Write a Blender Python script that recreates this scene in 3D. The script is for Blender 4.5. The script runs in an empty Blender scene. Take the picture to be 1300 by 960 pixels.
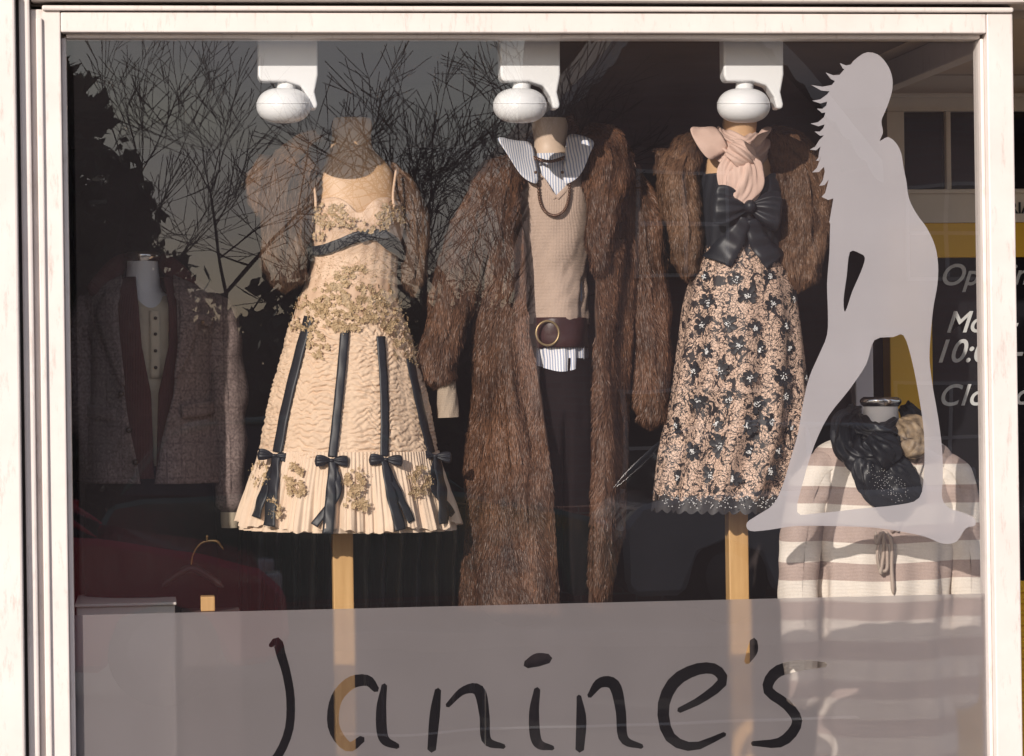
import bpy, math, random
import numpy as np
from mathutils import Vector, Matrix
from mathutils.geometry import tessellate_polygon
random.seed(3); rng=np.random.default_rng(3)
scene=bpy.context.scene
pi=math.pi
# ------------------------------------------------------------------ camera
C=np.array([-1.0,-8.0,2.0]); yaw=math.atan2(1.0,8.0); roll=math.radians(0.8); FP=3628.0
F=np.array([math.sin(yaw),math.cos(yaw),0]); r0=np.array([math.cos(yaw),-math.sin(yaw),0]); u0=np.array([0,0,1.0])
R=r0*math.cos(roll)-u0*math.sin(roll); U=r0*math.sin(roll)+u0*math.cos(roll)
cd=bpy.data.cameras.new("camera"); cam=bpy.data.objects.new("camera",cd); scene.collection.objects.link(cam)
M=Matrix(((R[0],U[0],-F[0],C[0]),(R[1],U[1],-F[1],C[1]),(R[2],U[2],-F[2],C[2]),(0,0,0,1)))
cam.matrix_world=M; cd.sensor_width=36; cd.lens=36*FP/1300; cd.clip_end=2000; cd.clip_start=0.1
scene.camera=cam
def W(u,v,y=0.0):
    """survey: measured position -> world point standing on the vertical plane at depth y"""
    u=np.asarray(u,float); v=np.asarray(v,float); y=np.asarray(y,float)
    u,v,y=np.broadcast_arrays(u,v,y)
    d=F*FP+R*(u-650)[...,None]-U*(v-480)[...,None]
    t=(y-C[1])/d[...,1]
    return C+d*t[...,None]
def X(u,y=0.0,v=420): return float(W(u,v,y)[0])
def Z(v,y=0.0,u=650): return float(W(u,v,y)[2])
def RF(u,v,L):
    p=W(u,v,L).copy(); p[...,1]*=-1; return p
# ------------------------------------------------------------------ materials
def nd(nt,t,ins=None,**at):
    n=nt.nodes.new(t)
    for k,v in at.items(): setattr(n,k,v)
    for k,v in (ins or {}).items():
        s=n.inputs[k]
        if isinstance(v,bpy.types.NodeSocket): nt.links.new(v,s)
        elif isinstance(v,tuple) and len(v)==3 and s.type=='RGBA': s.default_value=(*v,1)
        else: s.default_value=v
    return n
def mk(name):
    m=bpy.data.materials.new(name); m.use_nodes=True
    nt=m.node_tree; return m,nt,nt.nodes["Principled BSDF"]
def mixc(nt,fac,a,b,mode='MIX'):
    n=nt.nodes.new('ShaderNodeMix'); n.data_type='RGBA'; n.blend_type=mode
    for i,v in ((0,fac),(6,a),(7,b)):
        s=n.inputs[i]
        if isinstance(v,bpy.types.NodeSocket): nt.links.new(v,s)
        elif isinstance(v,tuple): s.default_value=(*v[:3],1)
        else: s.default_value=v
    return n.outputs[2]
def mth(nt,op,a,b=0.0,c=0.0,clamp=False):
    n=nt.nodes.new('ShaderNodeMath'); n.operation=op; n.use_clamp=clamp
    for i,v in enumerate((a,b,c)):
        if isinstance(v,bpy.types.NodeSocket): nt.links.new(v,n.inputs[i])
        else: n.inputs[i].default_value=v
    return n.outputs[0]
def pm(name,c1,c2=None,scale=8,rough=.6,metal=0,bump=0,bscale=60,sheen=0,detail=6,coat=0,stretch=None,bdist=.002,uv=False,spec=.5):
    m,nt,b=mk(name)
    c2=c2 or tuple(x*.8 for x in c1)
    tc=nd(nt,'ShaderNodeTexCoord'); co=tc.outputs['UV' if uv else 'Object']
    if stretch:
        mp=nd(nt,'ShaderNodeMapping',{'Vector':co,'Scale':stretch}); co=mp.outputs[0]
    n=nd(nt,'ShaderNodeTexNoise',{'Vector':co,'Scale':scale,'Detail':detail,'Roughness':.6})
    f=mth(nt,'MULTIPLY_ADD',n.outputs[0],2.2,-.6,clamp=True)
    nt.links.new(mixc(nt,f,c1,c2),b.inputs['Base Color'])
    b.inputs['Roughness'].default_value=rough; b.inputs['Metallic'].default_value=metal; b.inputs['Specular IOR Level'].default_value=spec
    b.inputs['Sheen Weight'].default_value=sheen; b.inputs['Coat Weight'].default_value=coat
    if bump:
        n2=nd(nt,'ShaderNodeTexNoise',{'Vector':co,'Scale':bscale,'Detail':4})
        bp=nd(nt,'ShaderNodeBump',{'Height':n2.outputs[0],'Strength':bump,'Distance':bdist})
        nt.links.new(bp.outputs[0],b.inputs['Normal'])
    return m
# ------------------------------------------------------------------ mesh helpers
def empty(name,loc=(0,0,0)):
    e=bpy.data.objects.new(name,None); e.location=loc; e.empty_display_size=.2
    scene.collection.objects.link(e); return e
def put(o,parent,mat=None):
    scene.collection.objects.link(o)
    if mat: o.data.materials.append(mat)
    if parent:
        o.parent=parent; o.matrix_parent_inverse=Matrix.Translation(-Vector(parent.location))
    return o
def nmesh(name,V,Fc,mat,parent=None,uv=None,col=None,smooth=True):
    V=np.asarray(V,np.float32).reshape(-1,3); Fc=np.asarray(Fc,np.int32)
    m,k=Fc.shape; me=bpy.data.meshes.new(name)
    me.vertices.add(len(V)); me.vertices.foreach_set('co',V.ravel())
    me.loops.add(m*k); me.loops.foreach_set('vertex_index',Fc.ravel())
    me.polygons.add(m); me.polygons.foreach_set('loop_start',np.arange(m,dtype=np.int32)*k)
    me.update(calc_edges=True)
    me.polygons.foreach_set('use_smooth',np.full(m,smooth))
    if uv is not None:
        l=me.uv_layers.new(name='UVMap'); l.data.foreach_set('uv',np.asarray(uv,np.float32)[Fc.ravel()].ravel())
    if col is not None:
        c=me.color_attributes.new(name='Col',type='FLOAT_COLOR',domain='POINT')
        cc=np.ones((len(V),4),np.float32); cc[:,:3]=col; c.data.foreach_set('color',cc.ravel())
    me.update()
    return put(bpy.data.objects.new(name,me),parent,mat)
def gridf(nv,nu,closed=False,off=0):
    i=np.arange(nv-1)[:,None]; j=np.arange(nu if closed else nu-1)[None,:]
    j2=(j+1)%nu
    return np.stack([i*nu+j,(i+1)*nu+j,(i+1)*nu+j2,i*nu+j2],-1).reshape(-1,4)+off
def pydata(name,v,f,mat,parent=None,smooth=False,bevel=0,seg=2):
    me=bpy.data.meshes.new(name); me.from_pydata([tuple(map(float,p)) for p in v],[],f); me.update()
    if smooth:
        for p in me.polygons: p.use_smooth=True
    o=put(bpy.data.objects.new(name,me),parent,mat)
    if bevel:
        b=o.modifiers.new('b','BEVEL'); b.width=bevel; b.segments=seg; b.limit_method='ANGLE'
    return o
def box(name,x0,x1,y0,y1,z0,z1,mat,parent=None,bevel=.004):
    v=[(x,y,z) for x in(x0,x1) for y in(y0,y1) for z in(z0,z1)]
    f=[(0,1,3,2),(4,6,7,5),(0,4,5,1),(2,3,7,6),(0,2,6,4),(1,5,7,3)]
    return pydata(name,v,f,mat,parent,bevel=bevel)
def herm(x,Xk,Yk):
    Xk=np.asarray(Xk,float);Yk=np.asarray(Yk,float); x=np.clip(x,Xk[0],Xk[-1])
    m=np.gradient(Yk,Xk) if len(Xk)>2 else np.full(len(Xk),(Yk[-1]-Yk[0])/(Xk[-1]-Xk[0]))
    i=np.clip(np.searchsorted(Xk,x)-1,0,len(Xk)-2); h=Xk[i+1]-Xk[i]; t=(x-Xk[i])/h
    return (2*t**3-3*t**2+1)*Yk[i]+(t**3-2*t**2+t)*h*m[i]+(-2*t**3+3*t**2)*Yk[i+1]+(t**3-t**2)*h*m[i+1]
_H=rng.random((256,256))
def vn(x,y):
    x=np.asarray(x,float);y=np.asarray(y,float)
    xi=np.floor(x).astype(int);yi=np.floor(y).astype(int);fx=x-xi;fy=y-yi
    fx=fx*fx*(3-2*fx);fy=fy*fy*(3-2*fy)
    a=_H[xi%256,yi%256];b=_H[(xi+1)%256,yi%256];c=_H[xi%256,(yi+1)%256];d=_H[(xi+1)%256,(yi+1)%256]
    return (a*(1-fx)+b*fx)*(1-fy)+(c*(1-fx)+d*fx)*fy
class Loft:
    def __init__(s,name,rings,y0,mat,parent,nu=96,nv=80,disp=None,vtop=None,vbot=None,edge=None,side=None,cap=False,solid=0,make=True):
        s.k=np.array([(r+(0,))[:5] if len(r)==4 else r for r in rings],float); s.y0=y0
        v0,v1=s.k[0,0],s.k[-1,0]
        if side is None:
            th=np.linspace(-pi,pi,nu)[None,:]*np.ones((nv,1))
        else:
            vv=np.linspace(v0,v1,nv); cx,a,b,yc=s.ev(vv)
            e=np.interp(vv,[q[0] for q in edge],[q[1] for q in edge]); te=np.arcsin(np.clip((e-cx)/a,-.99,.99))[:,None]
            q=np.linspace(0,1,nu)[None,:]
            th=-pi+(te+pi)*q if side=='L' else te+(pi-te)*q
        t=np.linspace(0,1,nv)[:,None]*np.ones((1,nu))
        va=v0 if vtop is None else vtop(th); vb=v1 if vbot is None else vbot(th)
        v=va+(vb-va)*t
        cx,a,b,yc=s.ev(v)
        d=disp(th,v) if disp is not None else 0
        P=W(cx+a*np.sin(th),v,y0); P[...,1]+=yc-b*np.cos(th)
        P[...,0]+=d*np.sin(th); P[...,1]-=d*np.cos(th)
        s.P=P; s.th=th; s.v=v
        uv=np.stack([th/(2*pi)*8,(v-480)/100],-1).reshape(-1,2)
        V=P.reshape(-1,3); Fc=gridf(nv,nu)
        if cap:
            V=np.vstack([V,P[0].mean(0)]); n=len(V)-1; uv=np.vstack([uv,[0,0]])
            j=np.arange(nu-1); Fc=np.vstack([Fc,np.stack([j,j+1,np.full(nu-1,n),np.full(nu-1,n)],-1)])
            o=nmesh_tri_fix(name,V,Fc,mat,parent,uv)
        elif make: o=nmesh(name,V,Fc,mat,parent,uv=uv)
        else: o=None
        s.o=o
        if solid and o:
            m=o.modifiers.new('s','SOLIDIFY'); m.thickness=solid; m.offset=-1
    def ev(s,v):
        k=s.k; L=herm(v,k[:,0],k[:,1]);Rr=herm(v,k[:,0],k[:,2])
        return (L+Rr)/2,(Rr-L)/2,herm(v,k[:,0],k[:,3]),herm(v,k[:,0],k[:,4])
    def surf(s,u,v,off=0.0):
        u=np.asarray(u,float);v=np.asarray(v,float)
        cx,a,b,yc=s.ev(v); th=np.arcsin(np.clip((u-cx)/a,-.995,.995))
        P=W(cx+a*np.sin(th),v,s.y0); n=np.stack([np.sin(th),-np.cos(th),0*th],-1)
        P=P.copy(); P[...,1]+=yc-b*np.cos(th)
        off=np.asarray(off,float)
        return P+n*(off[...,None] if off.ndim else off),n
def nmesh_tri_fix(name,V,Fc,mat,parent,uv):
    Q=[f for f in Fc.tolist()]; Q=[tuple(f[:3]) if f[2]==f[3] else tuple(f) for f in Q]
    me=bpy.data.meshes.new(name); me.from_pydata(V.tolist(),[],Q); me.update()
    for p in me.polygons: p.use_smooth=(len(p.vertices)==4)
    l=me.uv_layers.new(name='UVMap'); idx=np.zeros(len(me.loops),np.int32); me.loops.foreach_get('vertex_index',idx)
    l.data.foreach_set('uv',np.asarray(uv,np.float32)[idx].ravel())
    return put(bpy.data.objects.new(name,me),parent,mat)
class Tube:
    def __init__(s,name,path,rad,mat,parent,flat=1.0,nu=28,nv=40,disp=None,world=False,capends=True,make=True):
        p=np.array(path,float)
        if world: Wp=p
        else: Wp=W(p[:,0],p[:,1],p[:,2])
        k=np.arange(len(p)); t=np.linspace(0,len(p)-1,nv)
        Q=np.stack([herm(t,k,Wp[:,i]) for i in range(3)],-1); r=herm(t,k,np.array(rad,float))*(1 if world else 1/425.)
        T=np.gradient(Q,axis=0); T/=np.linalg.norm(T,axis=1)[:,None]
        ref=np.array([0,-1.0,0]); Nn=ref-T*(T@ref)[:,None]; Nn/=np.linalg.norm(Nn,axis=1)[:,None]+1e-9
        B=np.cross(T,Nn)
        if capends:
            e=np.linspace(0,1,nv); r=r*np.sqrt(np.clip(np.minimum(e,1-e)*nv/3.,0.02,1))
        ph=np.linspace(0,2*pi,nu)[None,:]
        d=disp(ph,t[:,None]) if disp is not None else 0
        rr=r[:,None]*(1+d)
        P=Q[:,None,:]+Nn[:,None,:]*(np.cos(ph)*rr*flat)[...,None]-B[:,None,:]*(np.sin(ph)*rr)[...,None]
        s.P=P; uv=np.stack([ph/(2*pi)*4+0*t[:,None],t[:,None]+0*ph],-1).reshape(-1,2)
        s.o=nmesh(name,P.reshape(-1,3),gridf(nv,nu),mat,parent,uv=uv) if make else None
def fur(name,grids,n,L,mat,parent,cdark,clight,width=.0008,lift=.30,down=1.0,lock=.22,cell=60):
    areas=[]; 
    for P in grids:
        a=np.linalg.norm(np.cross(P[1:,:-1]-P[:-1,:-1],P[:-1,1:]-P[:-1,:-1]),axis=-1); areas.append(a)
    tot=sum(a.sum() for a in areas); VV=[];CC=[]
    tab=rng.normal(size=(65536,3)); tc=rng.random(65536)
    for P,a in zip(grids,areas):
        k=int(n*a.sum()/tot); 
        if k<10: continue
        pr=(a/a.sum()).ravel(); c=rng.choice(len(pr),k,p=pr); i,j=np.divmod(c,a.shape[1])
        fu=rng.random((k,1));fv=rng.random((k,1))
        p=(P[i,j]*(1-fu)+P[i,j+1]*fu)*(1-fv)+(P[i+1,j]*(1-fu)+P[i+1,j+1]*fu)*fv
        du=P[i,j+1]-P[i,j];dv=P[i+1,j]-P[i,j]
        nn=np.cross(dv,du); nn/=np.linalg.norm(nn,axis=1)[:,None]+1e-12
        g=dv/(np.linalg.norm(dv,axis=1)[:,None]+1e-12)
        g=g*.75+np.array([0,0,-.3])
        lat=np.cross(nn,g); s_=p[:,0]+p[:,1]
        q=np.floor(p*cell*np.array([1.6,1.6,.6])+vn(p[:,2:3]*60,p[:,0:1]*40)*1.2).astype(int)
        h=(q[:,0]*73856093^q[:,1]*19349663^q[:,2]*83492791)%65536
        wv=(vn(s_*38+3,p[:,2]*16)-.5)*1.5+(vn(s_*14+8,p[:,2]*8)-.5)*1.0
        d=nn*(lift+.25*(vn(s_*30+1,p[:,2]*13+4)-.5))[:,None]+g*down+lat*wv[:,None]*.6+tab[h]*lock*.5+rng.normal(size=(k,3))*.10
        d/=np.linalg.norm(d,axis=1)[:,None]
        l=L*(.6+.6*rng.random((k,1)))
        p1=p+d*l*.5; d2=d*.75+g*.45-nn*.12; d2/=np.linalg.norm(d2,axis=1)[:,None]; p2=p1+d2*l*.5
        w=np.cross(d,nn+rng.normal(size=(k,3))*.35); w/=np.linalg.norm(w,axis=1)[:,None]+1e-12; w=w*width*(.6+.8*rng.random((k,1)))
        VV.append(np.stack([p-w,p+w,p1-w*.8,p1+w*.8,p2],1))
        big=vn(s_*30+5,p[:,2]*9+s_*5); mid=vn(s_*85+5,p[:,2]*22)
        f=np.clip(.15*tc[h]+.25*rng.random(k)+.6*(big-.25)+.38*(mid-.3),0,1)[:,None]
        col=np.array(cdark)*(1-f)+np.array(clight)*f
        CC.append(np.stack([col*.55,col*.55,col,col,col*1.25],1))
    V=np.concatenate(VV);Cc=np.concatenate(CC);m=len(V);b=(np.arange(m)*5)[:,None]
    Fc=np.stack([b+np.array([[0,1,3]]),b+np.array([[0,3,2]]),b+np.array([[2,3,4]])],1).reshape(-1,3)
    return nmesh(name,V.reshape(-1,3),Fc,mat,parent,col=Cc.reshape(-1,3),smooth=False)
# icosahedron beads
_g=(1+5**.5)/2
_iv=np.array([(-1,_g,0),(1,_g,0),(-1,-_g,0),(1,-_g,0),(0,-1,_g),(0,1,_g),(0,-1,-_g),(0,1,-_g),(_g,0,-1),(_g,0,1),(-_g,0,-1),(-_g,0,1)]);_iv/=np.linalg.norm(_iv[0])
_if=np.array([(0,11,5),(0,5,1),(0,1,7),(0,7,10),(0,10,11),(1,5,9),(5,11,4),(11,10,2),(10,7,6),(7,1,8),(3,9,4),(3,4,2),(3,2,6),(3,6,8),(3,8,9),(4,9,5),(2,4,11),(6,2,10),(8,6,7),(9,8,1)])
def beads(name,cs,rs,mat,parent,smooth=True):
    cs=np.asarray(cs).reshape(-1,3); rs=np.broadcast_to(np.asarray(rs,float),(len(cs),))
    V=cs[:,None,:]+_iv[None]*rs[:,None,None]; Fc=_if[None]+(np.arange(len(cs))*12)[:,None,None]
    return nmesh(name,V.reshape(-1,3),Fc.reshape(-1,3),mat,parent,smooth=smooth)
def flowers(name,pts,nrm,size,mat,parent,petals=5,cup=.25,wid=.36):
    V=[];Fc=[]
    for p,n,sz in zip(pts,nrm,size):
        n=n/np.linalg.norm(n); t1=np.cross(n,[0,0,1.0]); t1/=np.linalg.norm(t1); t2=np.cross(n,t1); a0=random.random()*6
        for q in range(petals):
            a=a0+q*2*pi/petals+random.uniform(-.12,.12); e=math.cos(a)*t1+math.sin(a)*t2; sd=np.cross(n,e); r=sz*random.uniform(.75,1.15); b=len(V)
            V+= [p+n*.001,p+e*r*.4+sd*r*wid*.8+n*r*cup*.6,p+e*r*.82+sd*r*wid+n*r*cup,p+e*r+n*r*cup*1.1,p+e*r*.82-sd*r*wid+n*r*cup,p+e*r*.4-sd*r*wid*.8+n*r*cup*.6,p+e*r*.55+n*r*cup*.15]
            Fc+=[(b,b+1,b+6),(b+1,b+2,b+6),(b+2,b+3,b+6),(b+3,b+4,b+6),(b+4,b+5,b+6),(b+5,b,b+6)]
    return nmesh(name,np.array(V),np.array(Fc),mat,parent,smooth=False)
def ribbon(name,loft,path,w,off,mat,parent,n=60,rip=0.0):
    p=np.array(path,float); k=np.arange(len(p)); t=np.linspace(0,len(p)-1,n)
    u=herm(t,k,p[:,0]);v=herm(t,k,p[:,1]); ww=np.broadcast_to(np.interp(t,k,np.broadcast_to(w,(len(p),))),(n,))
    du=np.gradient(u);dv=np.gradient(v);l=np.hypot(du,dv); nx=-dv/l; ny=du/l
    G=[]
    for s in np.linspace(-1,1,5):
        o=off+.0012*(1-s*s)+rip*np.sin(t*9+s*1.3)
        P,_=loft.surf(u+nx*ww*s/2,v+ny*ww*s/2,o); G.append(P)
    G=np.stack(G,1)
    o=nmesh(name,G.reshape(-1,3),gridf(n,5),mat,parent)
    m=o.modifiers.new('s','SOLIDIFY'); m.thickness=.0015
    return o
def bow(name,c,w,h,mat,parent,tilt=0,thick=.35,asym=1.0,sag=.2):
    c=np.array(c,float); V=[];Fc=[];off=0
    for sgn in(-1,1):
        ns,nf=30,44; s=np.linspace(0,1,ns)[:,None]; ph=np.linspace(0,2*pi,nf)[None,:]
        en=np.sqrt(np.clip((1-s)*9,0.0,1))
        hh=h*(.16+.84*np.sin(np.clip(s*.62,0,1)*pi))*en; tt=h*thick*(.3+.7*np.sin(s*pi*.8))*en
        fold=1+.10*np.sin(ph*5+s*2+sgn)*(1.2-s)
        x=sgn*w*s*(asym if sgn>0 else 1)+0*ph; z=hh*np.cos(ph)*fold-sag*h*s*s; y=-tt*np.sin(ph)*fold-tt*.5-.006*np.sin(np.cos(ph)*9+sgn)*(1-s)*s*4*(h/.06)
        ct,st=math.cos(tilt),math.sin(tilt)
        P=np.stack([c[0]+x*ct-z*st,c[1]+y,c[2]+x*st+z*ct],-1)
        V.append(P.reshape(-1,3));Fc.append(gridf(ns,nf,off=off));off+=ns*nf
    ns,nf=12,20; t=np.linspace(0,pi,ns)[:,None];ph=np.linspace(0,2*pi,nf)[None,:]
    P=np.stack([c[0]+w*.16*np.sin(t)*np.cos(ph),c[1]-h*.35+h*.35*np.sin(t)*np.sin(ph),c[2]+h*.34*np.cos(t)+0*ph],-1)
    V.append(P.reshape(-1,3));Fc.append(gridf(ns,nf,off=off))
    return nmesh(name,np.vstack(V),np.vstack(Fc),mat,parent)
# ------------------------------------------------------------------ material set
paint=pm('cream_paint',(.78,.71,.675),(.70,.63,.595),6,.45,bump=.15,bscale=30,coat=.15)
nt=paint.node_tree; b=nt.nodes['Principled BSDF']
src=b.inputs['Base Color'].links[0].from_socket
n=nd(nt,'ShaderNodeTexNoise',{'Vector':nd(nt,'ShaderNodeMapping',{'Vector':nd(nt,'ShaderNodeTexCoord').outputs['Object'],'Scale':(14,14,3)}).outputs[0],'Scale':3,'Detail':10,'Roughness':.75})
nt.links.new(mixc(nt,mth(nt,'MULTIPLY_ADD',n.outputs[0],4,-2.2,clamp=True),src,(.42,.34,.30)),b.inputs['Base Color'])
joint=pm('joint_shadow_gap',(.12,.1,.09))
body=pm('mannequin_cloth',(.62,.39,.22),(.52,.32,.17),12,.5,bump=.1,bscale=400)
wood=pm('stand_wood',(.62,.38,.16),(.5,.28,.10),5,.5,stretch=(12,12,1))
white_pl=pm('white_plastic',(.82,.82,.83),(.78,.78,.78),3,.3)
chrome=pm('chrome',(.7,.68,.65),(.6,.58,.55),3,.15,metal=1)
black_satin=pm('black_satin',(.012,.013,.018),(.020,.021,.027),20,.45,bump=.25,bscale=14,bdist=.004,spec=.35)
gold=pm('gold_bead',(.62,.48,.28),(.45,.32,.16),60,.35,metal=.4)
lace_gold=pm('beige_lace',(.62,.45,.27),(.36,.24,.12),90,.55,bump=.5,bscale=300)
def furmat(name):
    m,nt,b=mk(name); a=nd(nt,'ShaderNodeAttribute',attribute_name='Col')
    nt.links.new(a.outputs['Color'],b.inputs['Base Color']); b.inputs['Roughness'].default_value=.45; b.inputs['Specular IOR Level'].default_value=.35
    return m
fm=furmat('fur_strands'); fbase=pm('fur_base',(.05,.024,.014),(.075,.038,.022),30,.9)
# ------------------------------------------------------------------ shop front
xL=X(89,0,414); xR=X(1246,0,403); zT=Z(50,0); zS=.62
sf=empty('shop_front',((xL+xR)/2,0,0))
x=lambda u:X(u,0,420)
box('jamb_left',x(45),x(83),-.055,.07,.1,zT+.075,paint,sf)
box('jamb_left_bead',x(83)+.0005,xL,-.025,.05,zS,zT,paint,sf,.003)
box('jamb_left_ogee',x(52),x(60),-.068,-.053,.1,zT+.05,paint,sf,.004)
box('architrave_left',x(31),x(45)-.0005,-.085,.07,.1,zT+.11,paint,sf,.006)
box('joint_left',x(27),x(31),-.05,.0,.1,zT+.11,joint,sf,0)
box('pilaster_left',x(-140),x(27),-.13,.2,.1,zT+.115,paint,sf,.006)
box('pilaster_plinth',x(-146),x(33),-.15,-.0,-.0,.35,paint,sf,.008)
box('mullion_right',x(1251),x(1284),-.055,.07,.1,zT+.07,paint,sf)
box('mullion_right_bead',xR,x(1251)-.0005,-.025,.05,zS,zT,paint,sf,.003)
box('head',x(83)+.001,x(1251)-.001,-.055,.07,zT+.012,zT+.068,paint,sf)
box('head_bead',xL,xR,-.025,.05,zT,zT+.0115,paint,sf,.003)
box('head_ogee',x(60),x(1284)-.001,-.07,.07,zT+.0705,zT+.085,paint,sf,.005)
box('head_gap',x(45),x(1284),-.03,.07,zT+.0855,zT+.0935,joint,sf,0)
box('fascia_mould',x(45)+.001,3.2,-.10,.2,zT+.094,zT+.125,paint,sf,.008)
box('fascia',-4.5,4.5,-.14,.25,zT+.1265,zT+.7,paint,sf,.006)
box('cornice',-4.5,4.5,-.30,.25,zT+.702,zT+.80,paint,sf,.02)
box('sill',x(45),x(1284),-.12,.10,zS-.07,zS-.001,paint,sf,.008)
box('stall_riser',x(46),x(1283),-.03,.05,.0,zS-.072,paint,sf)
def brickmat(name,c1,c2,mort,scale=1.0):
    m,nt,b=mk(name); tc=nd(nt,'ShaderNodeTexCoord'); 
    mp=nd(nt,'ShaderNodeMapping',{'Vector':tc.outputs['Object'],'Rotation':(pi/2,0,0)})
    br=nd(nt,'ShaderNodeTexBrick',{'Vector':mp.outputs[0],'Color1':c1,'Color2':c2,'Mortar':mort,'Scale':scale,'Brick Width':.225,'Row Height':.075,'Mortar Size':.008})
    nt.links.new(br.outputs[0],b.inputs['Base Color']); b.inputs['Roughness'].default_value=.9
    return m
brk=brickmat('brick',(.30,.12,.08),(.22,.09,.06),(.3,.26,.22))
box('upper_wall',-4.5,4.5,-.02,.25,zT+.802,6.5,brk,sf,0)
box('wall_left',-4.5,x(-140)-.001,-.04,.2,0,zT+.125,brk,sf,0)
# interior
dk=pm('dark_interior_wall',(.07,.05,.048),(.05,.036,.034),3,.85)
ceil=pm('ceiling_paint',(.22,.17,.15),(.18,.14,.12),3,.9)  # ceiling shade put into the colour, browner than the cream entrance part
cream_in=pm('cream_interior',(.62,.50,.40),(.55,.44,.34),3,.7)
xLI=x(45)-.02
sh=empty('shop_interior',(0,2,0))
xd=X(1128,1.6,300); xce=X(1060,1.6,120)
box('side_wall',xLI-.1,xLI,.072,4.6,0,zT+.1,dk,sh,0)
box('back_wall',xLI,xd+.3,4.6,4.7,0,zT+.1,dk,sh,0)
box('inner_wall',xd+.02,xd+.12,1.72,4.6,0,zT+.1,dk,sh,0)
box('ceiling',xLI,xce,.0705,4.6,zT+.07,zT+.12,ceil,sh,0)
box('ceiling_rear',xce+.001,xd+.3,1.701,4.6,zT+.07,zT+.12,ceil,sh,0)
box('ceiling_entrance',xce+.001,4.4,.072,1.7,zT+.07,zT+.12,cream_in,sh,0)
box('roof_slab',-4.5,4.6,.26,5,zT+.2,zT+.4,ceil,sh,0)
box('window_bed',xLI,x(1284),.101,1.5,.5,zS-.002,pm('window_bed_boards',(.50,.42,.34),(.4,.32,.25),4,.6),sh,0)
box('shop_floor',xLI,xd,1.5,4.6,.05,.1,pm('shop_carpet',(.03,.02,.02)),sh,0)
box('return_head',x(1262),x(1284),.0705,1.58,zT-.02,zT+.069,paint,sh,.004)
box('return_sill',x(1262),x(1284),.0705,1.58,zS-.05,zS+.03,paint,sh,.004)
# ------------------------------------------------------------------ neighbouring entrance front at y=1.6
ne=empty('entrance_front',(2.2,1.6,0)); YE=1.6
xe=lambda u:X(u,YE,300); ze=lambda v:Z(v,YE,1200)
yel=pm('yellow_paint',(.88,.50,.015),(.80,.44,.01),3,.45)
dgl,nt,b=mk('dark_door_glass'); b.inputs['Base Color'].default_value=(.012,.012,.014,1); b.inputs['Roughness'].default_value=.04
wpaint=pm('entrance_cream',(.76,.66,.54),(.68,.58,.47),5,.5)
box('lintel',xe(1128),4.4,YE,YE+.1,ze(141),zT+.0695,wpaint,ne,.003)
box('lintel_mould',xe(1128),4.4,YE-.03,YE-.001,ze(124),ze(119),wpaint,ne,.003)
box('post_a',xe(1128),xe(1150),YE,YE+.1,ze(240),ze(141)-.0005,wpaint,ne,.003)
box('toplight_glass',xe(1150),4.4,YE+.04,YE+.05,ze(240),ze(141),dgl,ne,0)
for i,u in enumerate((1207,1264,1321,1378)):
    box('toplight_bar_%d'%i,xe(u-3),xe(u+3),YE+.01,YE+.039,ze(240),ze(141),wpaint,ne,.002)
box('transom',xe(1128),4.4,YE,YE+.1,ze(283),ze(240)-.0005,wpaint,ne,.003)
box('transom_lip',xe(1128),4.4,YE-.025,YE-.0005,ze(246),ze(241),wpaint,ne,.002)
box('yellow_board',xe(1128),4.4,YE,YE+.1,ze(327),ze(283)-.0005,yel,ne,.003)
box('yellow_stile',xe(1128),xe(1182),YE,YE+.1,0.1,ze(327)-.0005,yel,ne,.003)
box('door_glass',xe(1182)+.0005,4.4,YE+.04,YE+.05,ze(740),ze(327),dgl,ne,0)
box('yellow_kickboard',xe(1182)+.001,4.4,YE+.002,YE+.1,.1,ze(740)-.0005,yel,ne,.003)
for i in range(14):
    zz=ze(750+i*14); box('louvre_%d'%i,xe(1183),4.4,YE-.012,YE+.001,zz-.012,zz,yel,ne,.003)
wpost=pm('white_post',(.72,.68,.70),(.66,.62,.64),4,.4)
box('inner_post',X(1086,1.3,480),X(1109,1.3,480),1.3,1.36,zS,Z(425,1.3,1100),wpost,ne,.004)
box('inner_post_cap',X(1080,1.3,480),X(1160,1.3,480),1.29,1.37,Z(425,1.3,1100)+.0005,Z(418,1.3,1100),wpost,ne,.004)
wtext=pm('white_sign_paint',(.62,.62,.60)); btext=pm('black_sign_paint',(.02,.02,.02))
def text(name,s,u,v,h,mat,parent,y=YE+.036,shear=.35,width=1.0):
    c=bpy.data.curves.new(name,'FONT'); c.body=s; c.size=h/ (FP/9.7)*1.45; c.shear=shear; c.extrude=.0008; c.offset=.0012; c.space_character=width
    o=bpy.data.objects.new(name,c); put(o,parent,mat); o.rotation_euler=(pi/2,0,0); o.location=tuple(W(u,v,y)); o.location.y=y; return o
text('word_opening','Opening',1192,362,27,wtext,ne); text('word_mon','Mon - Sat',1200,422,27,wtext,ne)
text('word_ten','10:00 - 5:00',1184,460,29,wtext,ne); text('word_closed','Closed',1190,515,27,wtext,ne,width=1.1)
text('word_fascia','PATRIA',1246,271,14,btext,ne,y=YE-.003,shear=0)
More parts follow.
